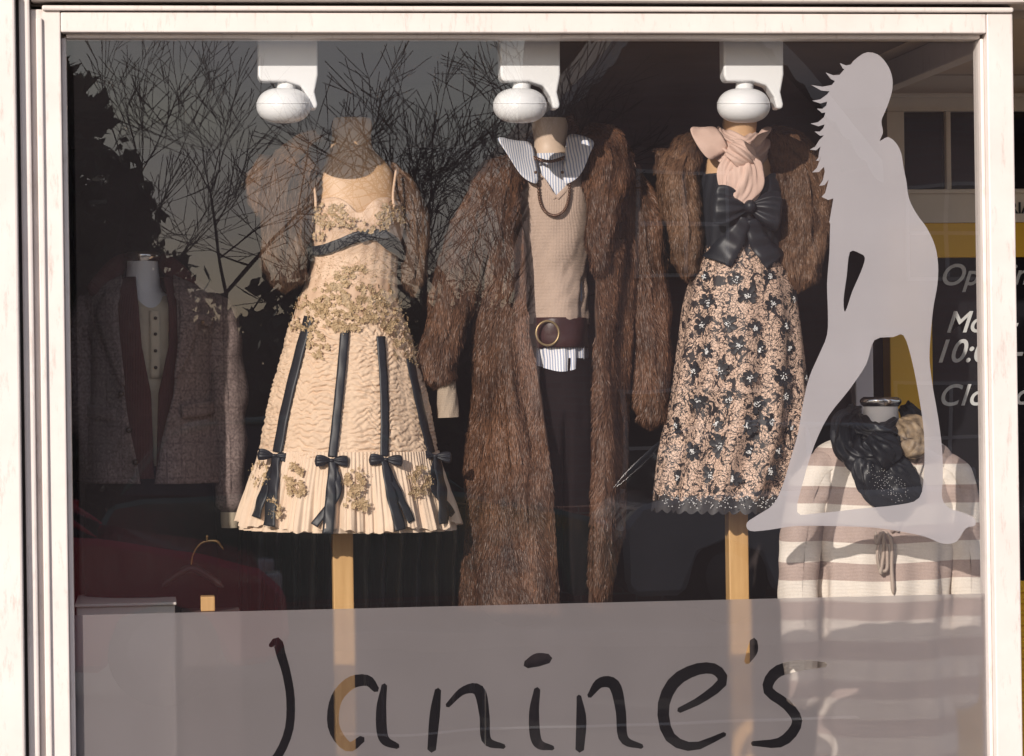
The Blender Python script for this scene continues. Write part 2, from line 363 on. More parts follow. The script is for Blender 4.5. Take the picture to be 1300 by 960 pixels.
# ------------------------------------------------------------------ glass + vinyl
g=empty('shop_window_glass',((xL+xR)/2,0,2))
m=bpy.data.materials.new('plate_glass'); m.use_nodes=True; nt=m.node_tree; nt.nodes.clear()
out=nd(nt,'ShaderNodeOutputMaterial'); tr=nd(nt,'ShaderNodeBsdfTransparent',{'Color':(.97,.975,.975)})
tco=nd(nt,'ShaderNodeTexCoord')
tn=nd(nt,'ShaderNodeTexNoise',{'Vector':tco.outputs['Object'],'Scale':2.2,'Detail':1})
bp=nd(nt,'ShaderNodeBump',{'Height':tn.outputs[0],'Strength':.25,'Distance':.003})
gl=nd(nt,'ShaderNodeBsdfGlossy',{'Color':(1,1,1),'Roughness':.0,'Normal':bp.outputs[0]})
lw=nd(nt,'ShaderNodeLayerWeight',{'Blend':.5})
ff=mth(nt,'MULTIPLY_ADD',mth(nt,'POWER',lw.outputs['Facing'],4.0),.85,.105)
mx=nd(nt,'ShaderNodeMixShader',{0:ff,1:tr.outputs[0],2:gl.outputs[0]})
# painted haze: faint diffuse veil lifting the dark pane, patchy like dust
dn=nd(nt,'ShaderNodeTexNoise',{'Vector':tco.outputs['Object'],'Scale':1.6,'Detail':8,'Roughness':.6})
df=nd(nt,'ShaderNodeBsdfDiffuse',{'Color':(.62,.54,.60)})
mx2=nd(nt,'ShaderNodeMixShader',{0:mth(nt,'MULTIPLY_ADD',dn.outputs[0],.024,.003),1:mx.outputs[0],2:df.outputs[0]}); nt.links.new(mx2.outputs[0],out.inputs[0])
pydata('pane',[(xL-.004,.0,zS-.004),(xR+.004,.0,zS-.004),(xR+.004,.0,zT+.004),(xL-.004,.0,zT+.004)],[(0,1,2,3)],m,g)
def vinyl(name,alb,fd,rough,tf):
    m=bpy.data.materials.new(name); m.use_nodes=True; nt=m.node_tree; nt.nodes.clear(); out=nd(nt,'ShaderNodeOutputMaterial')
    nz=nd(nt,'ShaderNodeTexNoise',{'Vector':nd(nt,'ShaderNodeTexCoord').outputs['Object'],'Scale':3.0,'Detail':5})
    col=mixc(nt,mth(nt,'MULTIPLY_ADD',nz.outputs[0],1.6,-.3,clamp=True),tuple(a*.84 for a in alb),alb)
    df=nd(nt,'ShaderNodeBsdfDiffuse',{'Color':col}); 
    rf=nd(nt,'ShaderNodeBsdfRefraction',{'Color':(.95,.93,.93),'Roughness':rough,'IOR':1.08})
    tp=nd(nt,'ShaderNodeBsdfTransparent',{'Color':(.95,.93,.93)})
    m1=nd(nt,'ShaderNodeMixShader',{0:tf,1:rf.outputs[0],2:tp.outputs[0]})
    m2=nd(nt,'ShaderNodeMixShader',{0:fd,1:m1.outputs[0],2:df.outputs[0]}); nt.links.new(m2.outputs[0],out.inputs[0]); return m
vband=vinyl('frosted_vinyl_band',(.29,.26,.265),.58,.38,.16)
vsil=vinyl('frosted_vinyl_figure',(.50,.47,.49),.80,.3,.6)
def flat(name,loops,y,mat,parent,world=False):
    LL=[]
    for lp in loops:
        a=np.array(lp,float); q=a if world else W(a[:,0],a[:,1],y); LL.append([Vector((float(p[0]),float(p[2]),0)) for p in q])
    tri=tessellate_polygon(LL); pts=[p for l in LL for p in l]
    return pydata(name,[(p.x,y,p.y) for p in pts],[tuple(t) for t in tri],mat,parent)
def smooth_loop(pts,n=4):
    p=np.array(pts,float);N=len(p);o=[]
    for i in range(N):
        a,b_,c,d=p[i-1],p[i],p[(i+1)%N],p[(i+2)%N]
        for t in np.arange(n)/n: o.append(.5*((2*b_)+(-a+c)*t+(2*a-5*b_+4*c-d)*t*t+(-a+3*b_-3*c+d)*t**3))
    return o
def stroke(pts,n=24):
    p=np.array(pts,float);k=np.arange(len(p));t=np.linspace(0,len(p)-1,n)
    u=herm(t,k,p[:,0]);v=herm(t,k,p[:,1]);w=herm(t,k,p[:,2])/2
    du=np.gradient(u);dv=np.gradient(v);l=np.hypot(du,dv)+1e-9
    A=np.stack([u-dv/l*w,v+du/l*w],-1);B=np.stack([u+dv/l*w,v-du/l*w],-1)
    e1=[[u[0]-du[0]/l[0]*w[0]*.7,v[0]-dv[0]/l[0]*w[0]*.7]];e2=[[u[-1]+du[-1]/l[-1]*w[-1]*.7,v[-1]+dv[-1]/l[-1]*w[-1]*.7]]
    return A.tolist()+e2+B[::-1].tolist()+e1
letters=[
 stroke([(343,820,5),(352,815,12),(357,832,12),(364,856,11),(369,890,11),(366,930,11),(348,966,11),(322,978,8)]),
 stroke([(478,876,8),(466,864,14),(444,868,16),(426,890,15),(424,924,15),(442,948,13),(460,938,9)]),
 stroke([(488,870,7),(484,902,13),(487,937,13),(505,948,7)]),
 stroke([(556,876,8),(552,907,13),(548,952,11)]),
 stroke([(568,896,6),(588,877,10),(608,877,15),(615,908,13),(618,940,12),(640,948,6)]),
 stroke([(668,844,10),(682,838,17),(697,836,12)]),
 stroke([(682,875,8),(678,907,13),(682,942,13),(702,950,6)]),
 stroke([(735,884,6),(738,914,13),(736,952,11)]),
 stroke([(748,884,6),(762,867,13),(780,870,15),(788,902,13),(792,938,12),(815,948,6)]),
 stroke([(862,902,7),(890,888,10),(917,866,13),(908,850,14),(884,850,15),(856,866,16),(842,898,15),(850,935,14),(880,948,11),(920,932,6)]),
 stroke([(957,813,9),(955,826,14),(948,841,7)]),
 stroke([(1048,844,6),(1015,845,14),(985,854,15),(975,876,13),(1000,896,13),(1012,918,13),(992,942,13),(955,944,6)]),
]
bt=(Z(780,0,95)*1+W(1252,755,0)[2])/2
YV=.006
rect=[(xL,0,zS),(xR,0,zS),(xR,0,bt),(xL,0,bt)]
loops=[rect]+[[tuple(q) for q in W(np.array(l)[:,0],np.array(l)[:,1],YV)] for l in letters]
flat('frosted_name_band',loops,YV,vband,g,world=True)
sil=[(1102,66),(1114,69),(1125,80),(1132,95),(1133,112),(1129,128),(1124,141),(1119,154),(1121,168),(1117,179),(1127,174),(1137,181),(1144,194),(1147,212),(1151,232),(1154,252),
(1164,272),(1177,290),(1187,312),(1191,336),(1190,362),(1185,390),(1182,420),(1180,455),(1184,490),(1191,530),(1196,570),(1197,605),(1196,632),(1205,645),(1220,650),(1236,657),(1238,667),(1226,671),(1214,688),(1196,690),(1176,682),(1150,676),(1110,670),(1060,668),(1010,668),(975,673),(952,674),(948,664),
(962,654),(982,640),(994,615),(1003,585),(1013,550),(1019,515),(1027,480),(1040,450),(1050,425),(1051,395),(1050,360),(1053,320),(1054,285),(1057,262)]
# wind-blown hair: locks given as (root_low, tip, root_high)
hair=[]
locks=[((1058,252),(1043,250),(1050,236)),((1052,228),(1040,236),(1047,218)),((1046,212),(1031,219),(1041,203)),((1042,199),(1036,204),(1040,192)),((1042,186),(1028,190),(1040,178)),((1046,172),(1034,167),(1045,163)),
 ((1047,158),(1029,157),(1046,149)),((1048,143),(1037,138),(1049,134)),((1050,129),(1031,128),(1050,120)),((1053,116),(1030,108),(1056,108)),((1060,103),(1048,92),(1066,95)),((1072,88),(1066,80),(1080,82))]
for a,t_,b_ in locks:
    a,t_,b_=[np.array(q,float) for q in (a,t_,b_)]
    m1_=(a+t_)/2+np.array([1,3.0]); m2_=(b_+t_)/2+np.array([1,2.2])
    hair+=[tuple(a),tuple(m1_),tuple(t_),tuple(m2_),tuple(b_)]
hair+=[(1084,77),(1090,72),(1096,68)]
s1=[(1102,66.3),(1108,67)]+smooth_loop(sil,3)[3:-3]
hole1=smooth_loop([(1134,428),(1147,426),(1157,455),(1166,500),(1173,550),(1173,600),(1167,632),(1140,641),(1090,646),(1035,652),(1012,650),(1020,610),(1034,565),(1052,528),(1078,495),(1100,462),(1110,432)],3)
hole2=smooth_loop([(1079,320),(1092,322),(1098,328),(1093,345),(1082,370),(1073,396),(1071,380),(1075,350)],3)
flat('frosted_lady_figure',[s1+hair,hole1,hole2],YV,vsil,g)
# ------------------------------------------------------------------ ceiling spot lights
for i,(ul,uh) in enumerate(((327,360),(634,660),(917,944))):
    y=.14
    e=empty('ceiling_spotlight' if i==0 else 'ceiling_spotlight.%03d'%i,tuple(W(uh,135,y)))
    zc=zT+.069
    xa,xb=X(ul,y,80),X(ul+76,y,80)
    ztop=zc-.001
    prof=[(xa,ztop),(xb,ztop),(xb,Z(96,y,ul)),(xb-.010,Z(118,y,ul)),(xb-.002,Z(134,y,ul)),(xb-.006,Z(139,y,ul)),(xb-.022,Z(139,y,ul)),(xb-.03,Z(124,y,ul)),(xb-.05,Z(110,y,ul)),(xb-.09,Z(104,y,ul)),(xa+.008,Z(104,y,ul)),(xa,Z(98,y,ul))]
    nn=len(prof); v=[(a,y-.02,b_) for a,b_ in prof]+[(a,y+.045,b_) for a,b_ in prof]
    f=[tuple(range(nn)),tuple(range(2*nn-1,nn-1,-1))]+[(k,k+nn,(k+1)%nn+nn,(k+1)%nn) for k in range(nn)]
    pydata('bracket',v,f,white_pl,e,bevel=.006,seg=3)
    c=W(uh,135,y-.01); nv_,nu_=40,48; t=np.linspace(.001,pi-.001,nv_)[:,None]; ph=np.linspace(0,2*pi,nu_)[None,:]
    sn=np.abs(np.sin(t))**.72; R_=.077
    px=R_*sn*np.cos(ph); py=R_*sn*np.sin(ph); pz=np.cos(t)*np.where(np.cos(t)>0,.052,.048)+0*ph
    tl=.12; py2=py*math.cos(tl)-pz*math.sin(tl); pz2=py*math.sin(tl)+pz*math.cos(tl)
    P=np.stack([c[0]+px,c[1]+py2,c[2]+pz2],-1); nmesh('lamp_head',P.reshape(-1,3),gridf(nv_,nu_),white_pl,e)
    ph=np.linspace(0,2*pi,60)[:,None]; q=np.linspace(0,2*pi,9)[None,:]
    rx=(R_*.992+.0012*np.cos(q))*np.cos(ph); ry=(R_*.992+.0012*np.cos(q))*np.sin(ph); rz=.0012*np.sin(q)+0*ph+.010
    P=np.stack([c[0]+rx,c[1]+ry*math.cos(tl)-rz*math.sin(tl),c[2]+ry*math.sin(tl)+rz*math.cos(tl)],-1)
    nmesh('lamp_rim',P.reshape(-1,3),gridf(60,9),white_pl,e)
    Tube('lamp_neck',[(c[0],c[1]+.01,c[2]+.02),(c[0]+.01,c[1]+.03,c[2]+.06),(c[0]+.02,c[1]+.05,c[2]+.12)],[.03,.026,.03],white_pl,e,world=True)
# ------------------------------------------------------------------ mannequin 1 : gold dress
def fold(amp,f1,f2,s=0.0): return lambda th,v: amp*(vn(th*f1+7+s,v*f2+s)-.5)*2
m1=empty('mannequin_in_gold_dress',tuple(W(445,960,.5))); Y=.50
Loft('torso',[(150,424,470,.045),(156,422,472,.05),(175,421,471,.05),(190,417,474,.052),(203,404,487,.06),(216,396,497,.075),(240,394,503,.09),(262,394,507,.10),(300,397,507,.105),(330,400,500,.09),(350,398,498,.09)],Y,body,m1,cap=True)
box('stand_pole',X(422,Y,720),X(448,Y,720),Y-.03,Y+.03,zS,Z(640,Y),wood,m1,.004)
box('stand_base',X(380,Y,720),X(490,Y,720),Y-.14,Y+.14,zS,zS+.02,wood,m1,.004)
nude=pm('nude_mesh_fabric',(.70,.49,.34),(.61,.41,.28),30,.6,bump=.15,bscale=500)
cream=pm('cream_chiffon',(.74,.55,.395),(.65,.465,.325),14,.7,bump=.3,bscale=220)
vt=lambda th: 258+16*np.exp(-(th/.22)**2)-5*np.exp(-((np.abs(th)-.6)/.35)**2)+0*th
R1=[(240,395,507,.10),(262,394,510,.118),(285,393,513,.128),(305,395,510,.12),(325,396,505,.105),(350,392,503,.105),(375,382,504,.115),(400,374,510,.13),(420,367,516,.14)]
bod=Loft('bodice',R1,Y,nude,m1,nu=160,nv=90,vtop=vt,disp=lambda th,v:.002+.012*np.exp(-((v-275)/22)**2)*np.exp(-((np.abs(th)-.5)/.3)**2)+.0010*np.sin(th*22)+.002*(vn(th*6,v*.12)-.5),solid=.002)
def ruche(th,v):
    w=vn(th*6,v*.03)*7+vn(th*17+9,v*.09)*3.0
    tpr=np.clip((v-385)/30,0,1)
    panel=.3+.7*np.abs(np.sin(th*3.9+.25))**.7
    return tpr*(.0052*panel*(np.abs(np.sin(v*.42+w))-.35)+.0036*panel*(vn(th*9,v*.22+vn(th*5,v*.05)*6)-.5)*2+.0026*(vn(th*34,v*.5)-.5)+.006*(panel-.8))
R2=[(378,380,505,.12),(400,373,511,.135),(425,364,520,.15),(460,355,531,.168),(500,344,542,.185),(545,334,551,.20),(580,329,556,.21)]
sk=Loft('ruched_skirt',R2,Y,cream,m1,nu=460,nv=420,disp=ruche,vtop=lambda th:392+8*np.cos(th*5)+6*np.sin(th*9))
R3=[(572,329,556,.21),(585,327,558,.215),(605,320,564,.225),(635,311,572,.235),(668,303,580,.25)]
def pleat(th,v): 
    k=np.clip((v-574)/90,0,1); return .002+k*(.013*np.sin(th*24+3*vn(th*3,v*0+2))+.004*np.sin(th*75+4*vn(th*5,v*.02)))+.0018*np.sin(th*150)
sheer=pm('pleated_flounce',(.77,.60,.45),(.69,.51,.37),20,.7,bump=.3,bscale=200)
fl=Loft('pleated_flounce',R3,Y,sheer,m1,nu=900,nv=50,disp=pleat,vbot=lambda th:663+6*np.cos(th)+3*np.sin(th*9)+1.2*np.sin(th*60))
Loft('petticoat',[(600,322,562,.20),(672,306,577,.235)],Y,sheer,m1,nu=300,nv=20,disp=lambda th,v:.008*np.sin(th*33))
ribbon('band_under_bust',bod,[(393,319),(410,319),(430,312),(452,303),(475,301),(492,308),(508,325)],[11,13,13,13,14,14,12],.010,black_satin,m1,rip=.0006)
ribbon('band_lower',bod,[(470,302),(485,314),(500,322),(509,333)],[7,9,9,7],.0135,black_satin,m1)
bow('bust_bow',bod.surf(469,302,.012)[0],.045,.014,black_satin,m1,tilt=.1)
rp=[[(392,403),(378,455),(362,520),(352,573)],[(434,418),(429,470),(423,525),(417,578)],[(477,428),(480,480),(481,530),(480,577)],[(514,455),(523,500),(533,545),(541,574)]]
rq=[[(354,578),(349,620),(344,664)],[(418,582),(415,625),(411,672)],[(478,582),(486,625),(497,668)],[(543,578),(549,620),(551,662)]]
for i,(a,b_) in enumerate(zip(rp,rq)):
    ribbon('ribbon_%d'%i,sk,a,10.5,.0065,black_satin,m1,n=90,rip=.0006)
    ribbon('streamer_%d'%i,fl,b_,[8,12,13],.0175,black_satin,m1,n=40,rip=.002)
    q=[(x_+dx,y_-dy) for (x_,y_),dx,dy in zip(b_,(0,random.choice((-9,8)),random.choice((-16,14))),(0,4,10))]; ribbon('streamer_b%d'%i,fl,q,[6,9,9],.0145,black_satin,m1,n=40,rip=.002)
    bow('hem_bow_%d'%i,sk.surf(a[-1][0],a[-1][1]+4,.018)[0],.050,.017,black_satin,m1,tilt=random.uniform(-.35,.15),thick=.6)
pts=[];nr=[];sz=[];bd=[];br=[]
def scatter(loft,cu,cv,ru,rv,n,s,off=.006):
    for _ in range(int(n*2.2)):
        a=random.random()*2*pi; r=random.random()**.5; u=cu+math.cos(a)*r*ru; v=cv+math.sin(a)*r*rv
        p,n_=loft.surf(u,v,off); pts.append(p);nr.append(n_+np.random.normal(size=3)*.28);sz.append(s*random.uniform(.5,1.05)*.85)
        for k in range(2):
            q,_n=loft.surf(u+random.uniform(-5,5),v+random.uniform(-5,5),off+.004); bd.append(q); br.append(random.uniform(.0008,.0019))
np.random.seed(5)
for cu,cv,ru,rv,n in ((418,277,20,16,26),(488,275,18,16,26),(452,290,38,9,14),(408,300,12,5,5),(430,270,12,9,8)): scatter(bod,cu,cv,ru,rv,n,.011,.0145)
for cu,cv,ru,rv,n in ((436,352,12,14,10),(420,372,22,12,16),(470,372,26,12,18),(436,392,40,12,24),(490,390,18,14,12),(400,392,18,10,12),(385,385,8,10,5),(450,345,10,6,4)): scatter(bod,cu,cv,ru,rv,n,.013,.006)
for cu,cv,ru,rv,n in ((430,410,30,12,18),(385,410,16,12,10),(496,412,20,14,14),(505,440,14,20,10),(400,440,14,18,9),(462,404,20,8,9),(520,450,9,14,5)): scatter(sk,cu,cv,ru,rv,n,.013,.009)
for cu,cv,ru,rv,n in ((375,605,12,22,18),(444,608,12,18,14),(445,634,16,10,8),(520,610,14,22,18),(336,600,10,16,8),(352,640,10,12,6)): scatter(fl,cu,cv,ru,rv,n,.013,.0175)
flowers('lace_appliques',pts,nr,sz,lace_gold,m1,cup=.2); beads('sequins',bd,br,gold,m1)
spk=[]
for _ in range(260):
    u=random.uniform(400,500);v=random.uniform(325,365); spk.append(bod.surf(u,v,.004)[0])
beads('bodice_beads',spk,.0014,gold,m1)
for i,(a,b_) in enumerate((((401,250),(396,215)),((500,250),(503,215)))):
    Tube('strap_%d'%i,[(a[0],a[1]+14,Y-.10),(a[0]-1,a[1]-4,Y-.09),(b_[0],b_[1],Y-.04)],[2.0,1.6,1.6],nude,m1)
CD=(.055,.026,.014);CL=(.28,.16,.09)
def shrug(parent,Y,tubes,n,name='fur_shrug',cd=CD,cl=CL,L=.021):
    gs=[]
    for i,(path,rad,fl_) in enumerate(tubes):
        t=Tube(name+'_pelt_%d'%i,path,rad,fbase,parent,flat=fl_,disp=lambda ph,t:.16*(vn(ph*1.6,t*2.6)-.5)*2+.05*np.sin(ph*7+t)); gs.append(t.P)
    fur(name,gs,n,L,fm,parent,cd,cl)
shrug(m1,Y,[([(414,172,Y+.03),(392,190,Y-.02),(368,225,Y-.05),(361,275,Y-.05),(362,325,Y-.04),(362,366,Y-.03)],[9,22,29,29,27,22],1.0),
            ([(400,190,Y-.0),(389,225,Y-.05),(386,270,Y-.05),(376,315,Y-.05)],[8,16,15,10],.8),
            ([(350,200,Y+.08),(333,235,Y+.08),(340,270,Y+.06)],[14,18,12],1.0),
            ([(488,205,Y+.04),(512,235,Y+.02),(524,275,Y),(526,320,Y),(524,370,Y)],[8,12,17,16,12],1.0)],80000)
# ------------------------------------------------------------------ mannequin 2 : long fur coat
m2=empty('mannequin_in_fur_coat',tuple(W(700,960,.55))); Y=.55
skin=pm('mannequin_skin',(.62,.47,.36),(.56,.42,.31),6,.5)
Loft('neck',[(150,678,718,.04),(156,676,720,.045),(190,677,720,.045),(205,668,728,.055),(225,655,745,.07)],Y,skin,m2,cap=True)
def stripemat(name,freq=90.0):
    m,nt,b=mk(name); tc=nd(nt,'ShaderNodeTexCoord'); sp=nd(nt,'ShaderNodeSeparateXYZ',{0:tc.outputs['Object']})
    nz=nd(nt,'ShaderNodeTexNoise',{'Vector':tc.outputs['Object'],'Scale':7,'Detail':2})
    s=mth(nt,'SINE',mth(nt,'MULTIPLY',mth(nt,'MULTIPLY_ADD',nz.outputs[0],.02,sp.outputs[0]),freq*6.28)); f=mth(nt,'GREATER_THAN',s,.3)
    nt.links.new(mixc(nt,f,(.80,.78,.79),(.30,.35,.50)),b.inputs['Base Color']); b.inputs['Roughness'].default_value=.7; return m
shirt=stripemat('striped_shirt_cotton',125)
def knitmat(name,c1,c2,fu=60,fv=60,bumpd=.0012):
    m,nt,b=mk(name); tc=nd(nt,'ShaderNodeTexCoord'); sp=nd(nt,'ShaderNodeSeparateXYZ',{0:tc.outputs['UV']})
    a=mth(nt,'SINE',mth(nt,'MULTIPLY',sp.outputs[0],fu)); c=mth(nt,'SINE',mth(nt,'MULTIPLY',sp.outputs[1],fv))
    h=mth(nt,'ADD',mth(nt,'MULTIPLY',a,.5),mth(nt,'MULTIPLY',c,.25))
    nz=nd(nt,'ShaderNodeTexNoise',{'Vector':tc.outputs['Object'],'Scale':9,'Detail':8})
    nf=nd(nt,'ShaderNodeTexNoise',{'Vector':tc.outputs['Object'],'Scale':260,'Detail':3})
    f=mth(nt,'ADD',mth(nt,'MULTIPLY',nz.outputs[0],.6),mth(nt,'MULTIPLY',nf.outputs[0],.5),clamp=True)
    nt.links.new(mixc(nt,f,c1,c2),b.inputs['Base Color'])
    bp=nd(nt,'ShaderNodeBump',{'Height':mth(nt,'ADD',h,nf.outputs[0]),'Strength':.7,'Distance':bumpd}); nt.links.new(bp.outputs[0],b.inputs['Normal'])
    b.inputs['Roughness'].default_value=.9; b.inputs['Specular IOR Level'].default_value=.2; return m
vestm=knitmat('beige_knit',(.54,.41,.33),(.42,.31,.25),120,150)
Loft('shirt_body',[(196,672,726,.055),(206,662,738,.07),(225,655,748,.09),(260,656,749,.10),(330,662,744,.10),(400,668,744,.10),(450,668,745,.115),(473,668,745,.12)],Y,shirt,m2,nu=140,nv=90,disp=lambda th,v:.004*np.sin(th*14+vn(th*2,v*.02)*4)*np.clip((v-300)/150,0,1),vbot=lambda th:468+4*np.cos(th*3))
vtv=lambda th: 216+40*np.exp(-(np.abs(th)/.32)**1.6)
vest=Loft('knit_vest',[(205,662,740,.075),(225,654,750,.103),(260,653,752,.115),(300,657,748,.115),(340,662,744,.108),(380,666,743,.108),(412,666,745,.115)],Y,vestm,m2,nu=140,nv=140,vtop=vtv,disp=lambda th,v:.003+.008*np.exp(-((v-262)/30)**2)*np.exp(-((np.abs(th)-.5)/.35)**2)+.007*(vn(th*4+v*.02,v*.035)-.5)*2*np.clip((v-270)/80,0,1)+.007*(vn(th*3+v*.04,v*.07)-.5)*np.clip((v-300)/60,0,1))
ribbon('vest_v_trim_l',vest,[(668,214),(684,238),(699,255)],6,.004,vestm,m2,n=20); ribbon('vest_v_trim_r',vest,[(734,214),(716,238),(700,255)],6,.004,vestm,m2,n=20)
leather=pm('maroon_leather',(.05,.016,.016),(.03,.011,.011),15,.42,bump=.3,bscale=90,spec=.4)
belt=Loft('belt',[(404,664,745,.124),(412,663,746,.128),(425,663,746,.13),(438,664,746,.128),(442,664,746,.124)],Y,leather,m2,nv=20,solid=.003,disp=lambda th,v:.002*np.sin(th*5+v*.1))
ph=np.linspace(0,2*pi,50)[:,None];q=np.linspace(0,2*pi,12)[None,:]; c,_=belt.surf(689,424,.008)
P=np.stack([c[0]+(.034+.0035*np.cos(q))*np.cos(ph),c[1]+.0035*np.sin(q)+0*ph,c[2]+(.036+.0035*np.cos(q))*np.sin(ph)],-1)
nmesh('belt_buckle',P.reshape(-1,3),gridf(50,12),pm('antique_brass',(.42,.30,.16),rough=.4,metal=.7),m2)
trous=pm('dark_trousers',(.011,.007,.008),(.007,.005,.006),8,.9,spec=.1)
Loft('trousers',[(455,672,748,.11),(520,668,755,.12),(600,667,756,.11),(700,667,755,.09),(780,667,753,.08),(965,667,752,.08)],Y,trous,m2,nu=140,nv=120,disp=lambda th,v:-.05*np.exp(-(th/.10)**2)*np.clip((v-520)/60,0,1)+.006*(vn(th*4,v*.03)-.5))
def wing(name,pts,mat,parent,th=.002):
    a=np.array(pts,float); G=W(a[...,0],a[...,1],a[...,2]); n0,n1=G.shape[:2]
    o=nmesh(name,G.reshape(-1,3),gridf(n0,n1),mat,parent)
    s=o.modifiers.new('sub','SUBSURF'); s.levels=2; s.render_levels=2
    m_=o.modifiers.new('s','SOLIDIFY'); m_.thickness=th; return o
wing('collar_wing_l',[[(686,236,Y-.135),(680,204,Y-.09),(676,180,Y-.02)],[(674,232,Y-.14),(666,204,Y-.11),(664,180,Y-.04)],[(664,226,Y-.14),(652,200,Y-.125),(646,178,Y-.09)],[(656,216,Y-.14),(642,192,Y-.13),(626,171,Y-.12)]],shirt,m2)
wing('collar_wing_r',[[(712,236,Y-.135),(718,200,Y-.09),(718,170,Y-.02)],[(724,232,Y-.14),(730,198,Y-.11),(728,170,Y-.04)],[(734,226,Y-.14),(741,196,Y-.125),(740,172,Y-.09)],[(742,214,Y-.14),(749,192,Y-.13),(758,179,Y-.12)]],shirt,m2)
pearl=pm('bronze_pearl',(.16,.085,.055),(.09,.05,.035),80,.22,metal=.4)
nk=[];t=np.linspace(0,1,17)
for s in t: nk.append(W(678+38*s,200+5*math.sin(pi*s),Y-.075-.050*math.sin(pi*s)))
n1_=len(nk); tt_=np.linspace(0,1,48)
for s in tt_:
    u=680+34*s+(-5 if s<.5 else 5)*abs(math.sin(pi*s*2)); v=202+75*math.sin(pi*s)**.55
    nk.append(vest.surf(u,v,.020)[0] if v>222 else W(u,v,Y-.100-.0022*(v-200)))
beads('bead_necklace',nk,[.0062]*n1_+[.0056]*48,pearl,m2)
CR=[(196,640,792,.06,.05),(215,618,805,.10,.03),(250,612,812,.13,.02),(300,615,806,.145,.0),(400,606,800,.155),(500,600,797,.165),(600,595,790,.175),(700,592,782,.18),(768,590,778,.18)]
CR=[r if len(r)==5 else r+(0,) for r in CR]
dsp=lambda th,v:.014*(vn(th*3+2,v*.012)-.5)*2+.007*np.sin(th*9+v*.004)+.004*(vn(th*12+2,v*.03)-.5)
cl=Loft('coat_left_front',CR,Y,fbase,m2,nu=60,nv=140,side='L',edge=[(196,660),(240,655),(420,662),(470,672),(600,690),(768,703)],disp=dsp,solid=.012)
cr=Loft('coat_right_front',CR,Y,fbase,m2,nu=60,nv=140,side='R',edge=[(196,736),(240,745),(420,748),(600,752),(768,746)],disp=dsp,solid=.012)
coatd=(.038,.016,.009);coatl=(.235,.112,.060)
tubes=[([(648,205,Y+.02),(622,250,Y-.02),(590,330,Y-.03),(570,400,Y-.05),(556,455,Y-.07),(552,488,Y-.07)],[18,26,29,27,26,23]),
 ([(792,205,Y+.03),(810,260,Y),(820,340,Y),(826,420,Y),(828,500,Y),(826,540,Y)],[16,25,26,25,23,19]),
 ([(742,166,Y+.03),(760,178,Y-.04),(772,205,Y-.09),(768,250,Y-.13),(762,300,Y-.15),(760,350,Y-.15)],[10,25,30,24,17,8]),
 ([(735,160,Y+.09),(700,172,Y+.11),(664,185,Y+.09)],[14,16,12]),
 ([(662,190,Y+.05),(650,214,Y-.06),(640,245,Y-.12),(634,285,Y-.14),(640,330,Y-.14),(645,380,Y-.145)],[8,15,21,21,15,7]),
 ([(640,240,Y-.1),(622,262,Y-.11),(608,284,Y-.11)],[17,13,5]),
 ([(644,420,Y-.12),(652,520,Y-.13),(664,620,Y-.14),(678,766,Y-.14)],[7,13,17,20]),
 ([(762,420,Y-.12),(765,520,Y-.13),(766,620,Y-.13),(762,762,Y-.13)],[7,11,13,14])]
gs=[cl.P[:, :],cr.P[:, :]]
for i,(p_,r_) in enumerate(tubes):
    gs.append(Tube('coat_pelt_%d'%i,p_,r_,fbase,m2,flat=.8,nv=60,disp=lambda ph,t:.16*(vn(ph*1.6,t*2.6)-.5)*2+.05*np.sin(ph*7+t)).P)
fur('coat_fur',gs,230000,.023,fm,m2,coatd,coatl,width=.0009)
Tube('shirt_cuff',[(566,484,Y-.06),(568,508,Y-.06),(569,530,Y-.06)],[12,13,14],knitmat('cuff_knit',(.48,.38,.29),(.38,.30,.23),80,60),m2,capends=False,disp=lambda ph,t:.05*np.sin(ph*6+t*4))
# ------------------------------------------------------------------ mannequin 3 : lace dress
m3=empty('mannequin_in_lace_dress',tuple(W(940,960,.5))); Y=.50
Loft('torso',[(148,920,958,.04),(154,918,960,.045),(175,918,960,.045),(188,912,968,.055),(200,900,985,.07),(225,894,990,.09),(260,892,992,.10),(300,896,988,.09)],Y,body,m3,cap=True)
box('stand_pole',X(923,Y,700),X(948,Y,700),Y-.03,Y+.03,zS,Z(620,Y),wood,m3,.004)
box('stand_base',X(880,Y,720),X(990,Y,720),Y-.14,Y+.14,zS,zS+.02,wood,m3,.004)
R4=[(210,893,993,.10),(230,891,995,.115),(255,889,997,.125),(285,891,994,.115),(315,892,992,.105),(335,888,996,.115)]
bd3=Loft('satin_bodice',R4,Y,black_satin,m3,nu=120,nv=60,vtop=lambda th:222+26*np.exp(-(th/.3)**2)+0*th,disp=lambda th,v:.004+.010*np.exp(-((v-250)/22)**2)*np.exp(-((np.abs(th)-.5)/.3)**2)+.0015*np.sin(th*20+v*.05),solid=.002)
m,nt,b=mk('black_lace_over_peach'); tc=nd(nt,'ShaderNodeTexCoord')
v1=nd(nt,'ShaderNodeTexVoronoi',{'Vector':tc.outputs['Object'],'Scale':120.0},feature='DISTANCE_TO_EDGE')
net=mth(nt,'LESS_THAN',v1.outputs['Distance'],.075)
nz=nd(nt,'ShaderNodeTexNoise',{'Vector':tc.outputs['Object'],'Scale':26,'Detail':3,'Distortion':2.6})
motif=mth(nt,'LESS_THAN',mth(nt,'ABSOLUTE',mth(nt,'SUBTRACT',nz.outputs[0],.5)),.034)
nz3=nd(nt,'ShaderNodeTexNoise',{'Vector':tc.outputs['Object'],'Scale':24,'Detail':5,'Distortion':1.6})
blob=mth(nt,'GREATER_THAN',nz3.outputs[0],.59)
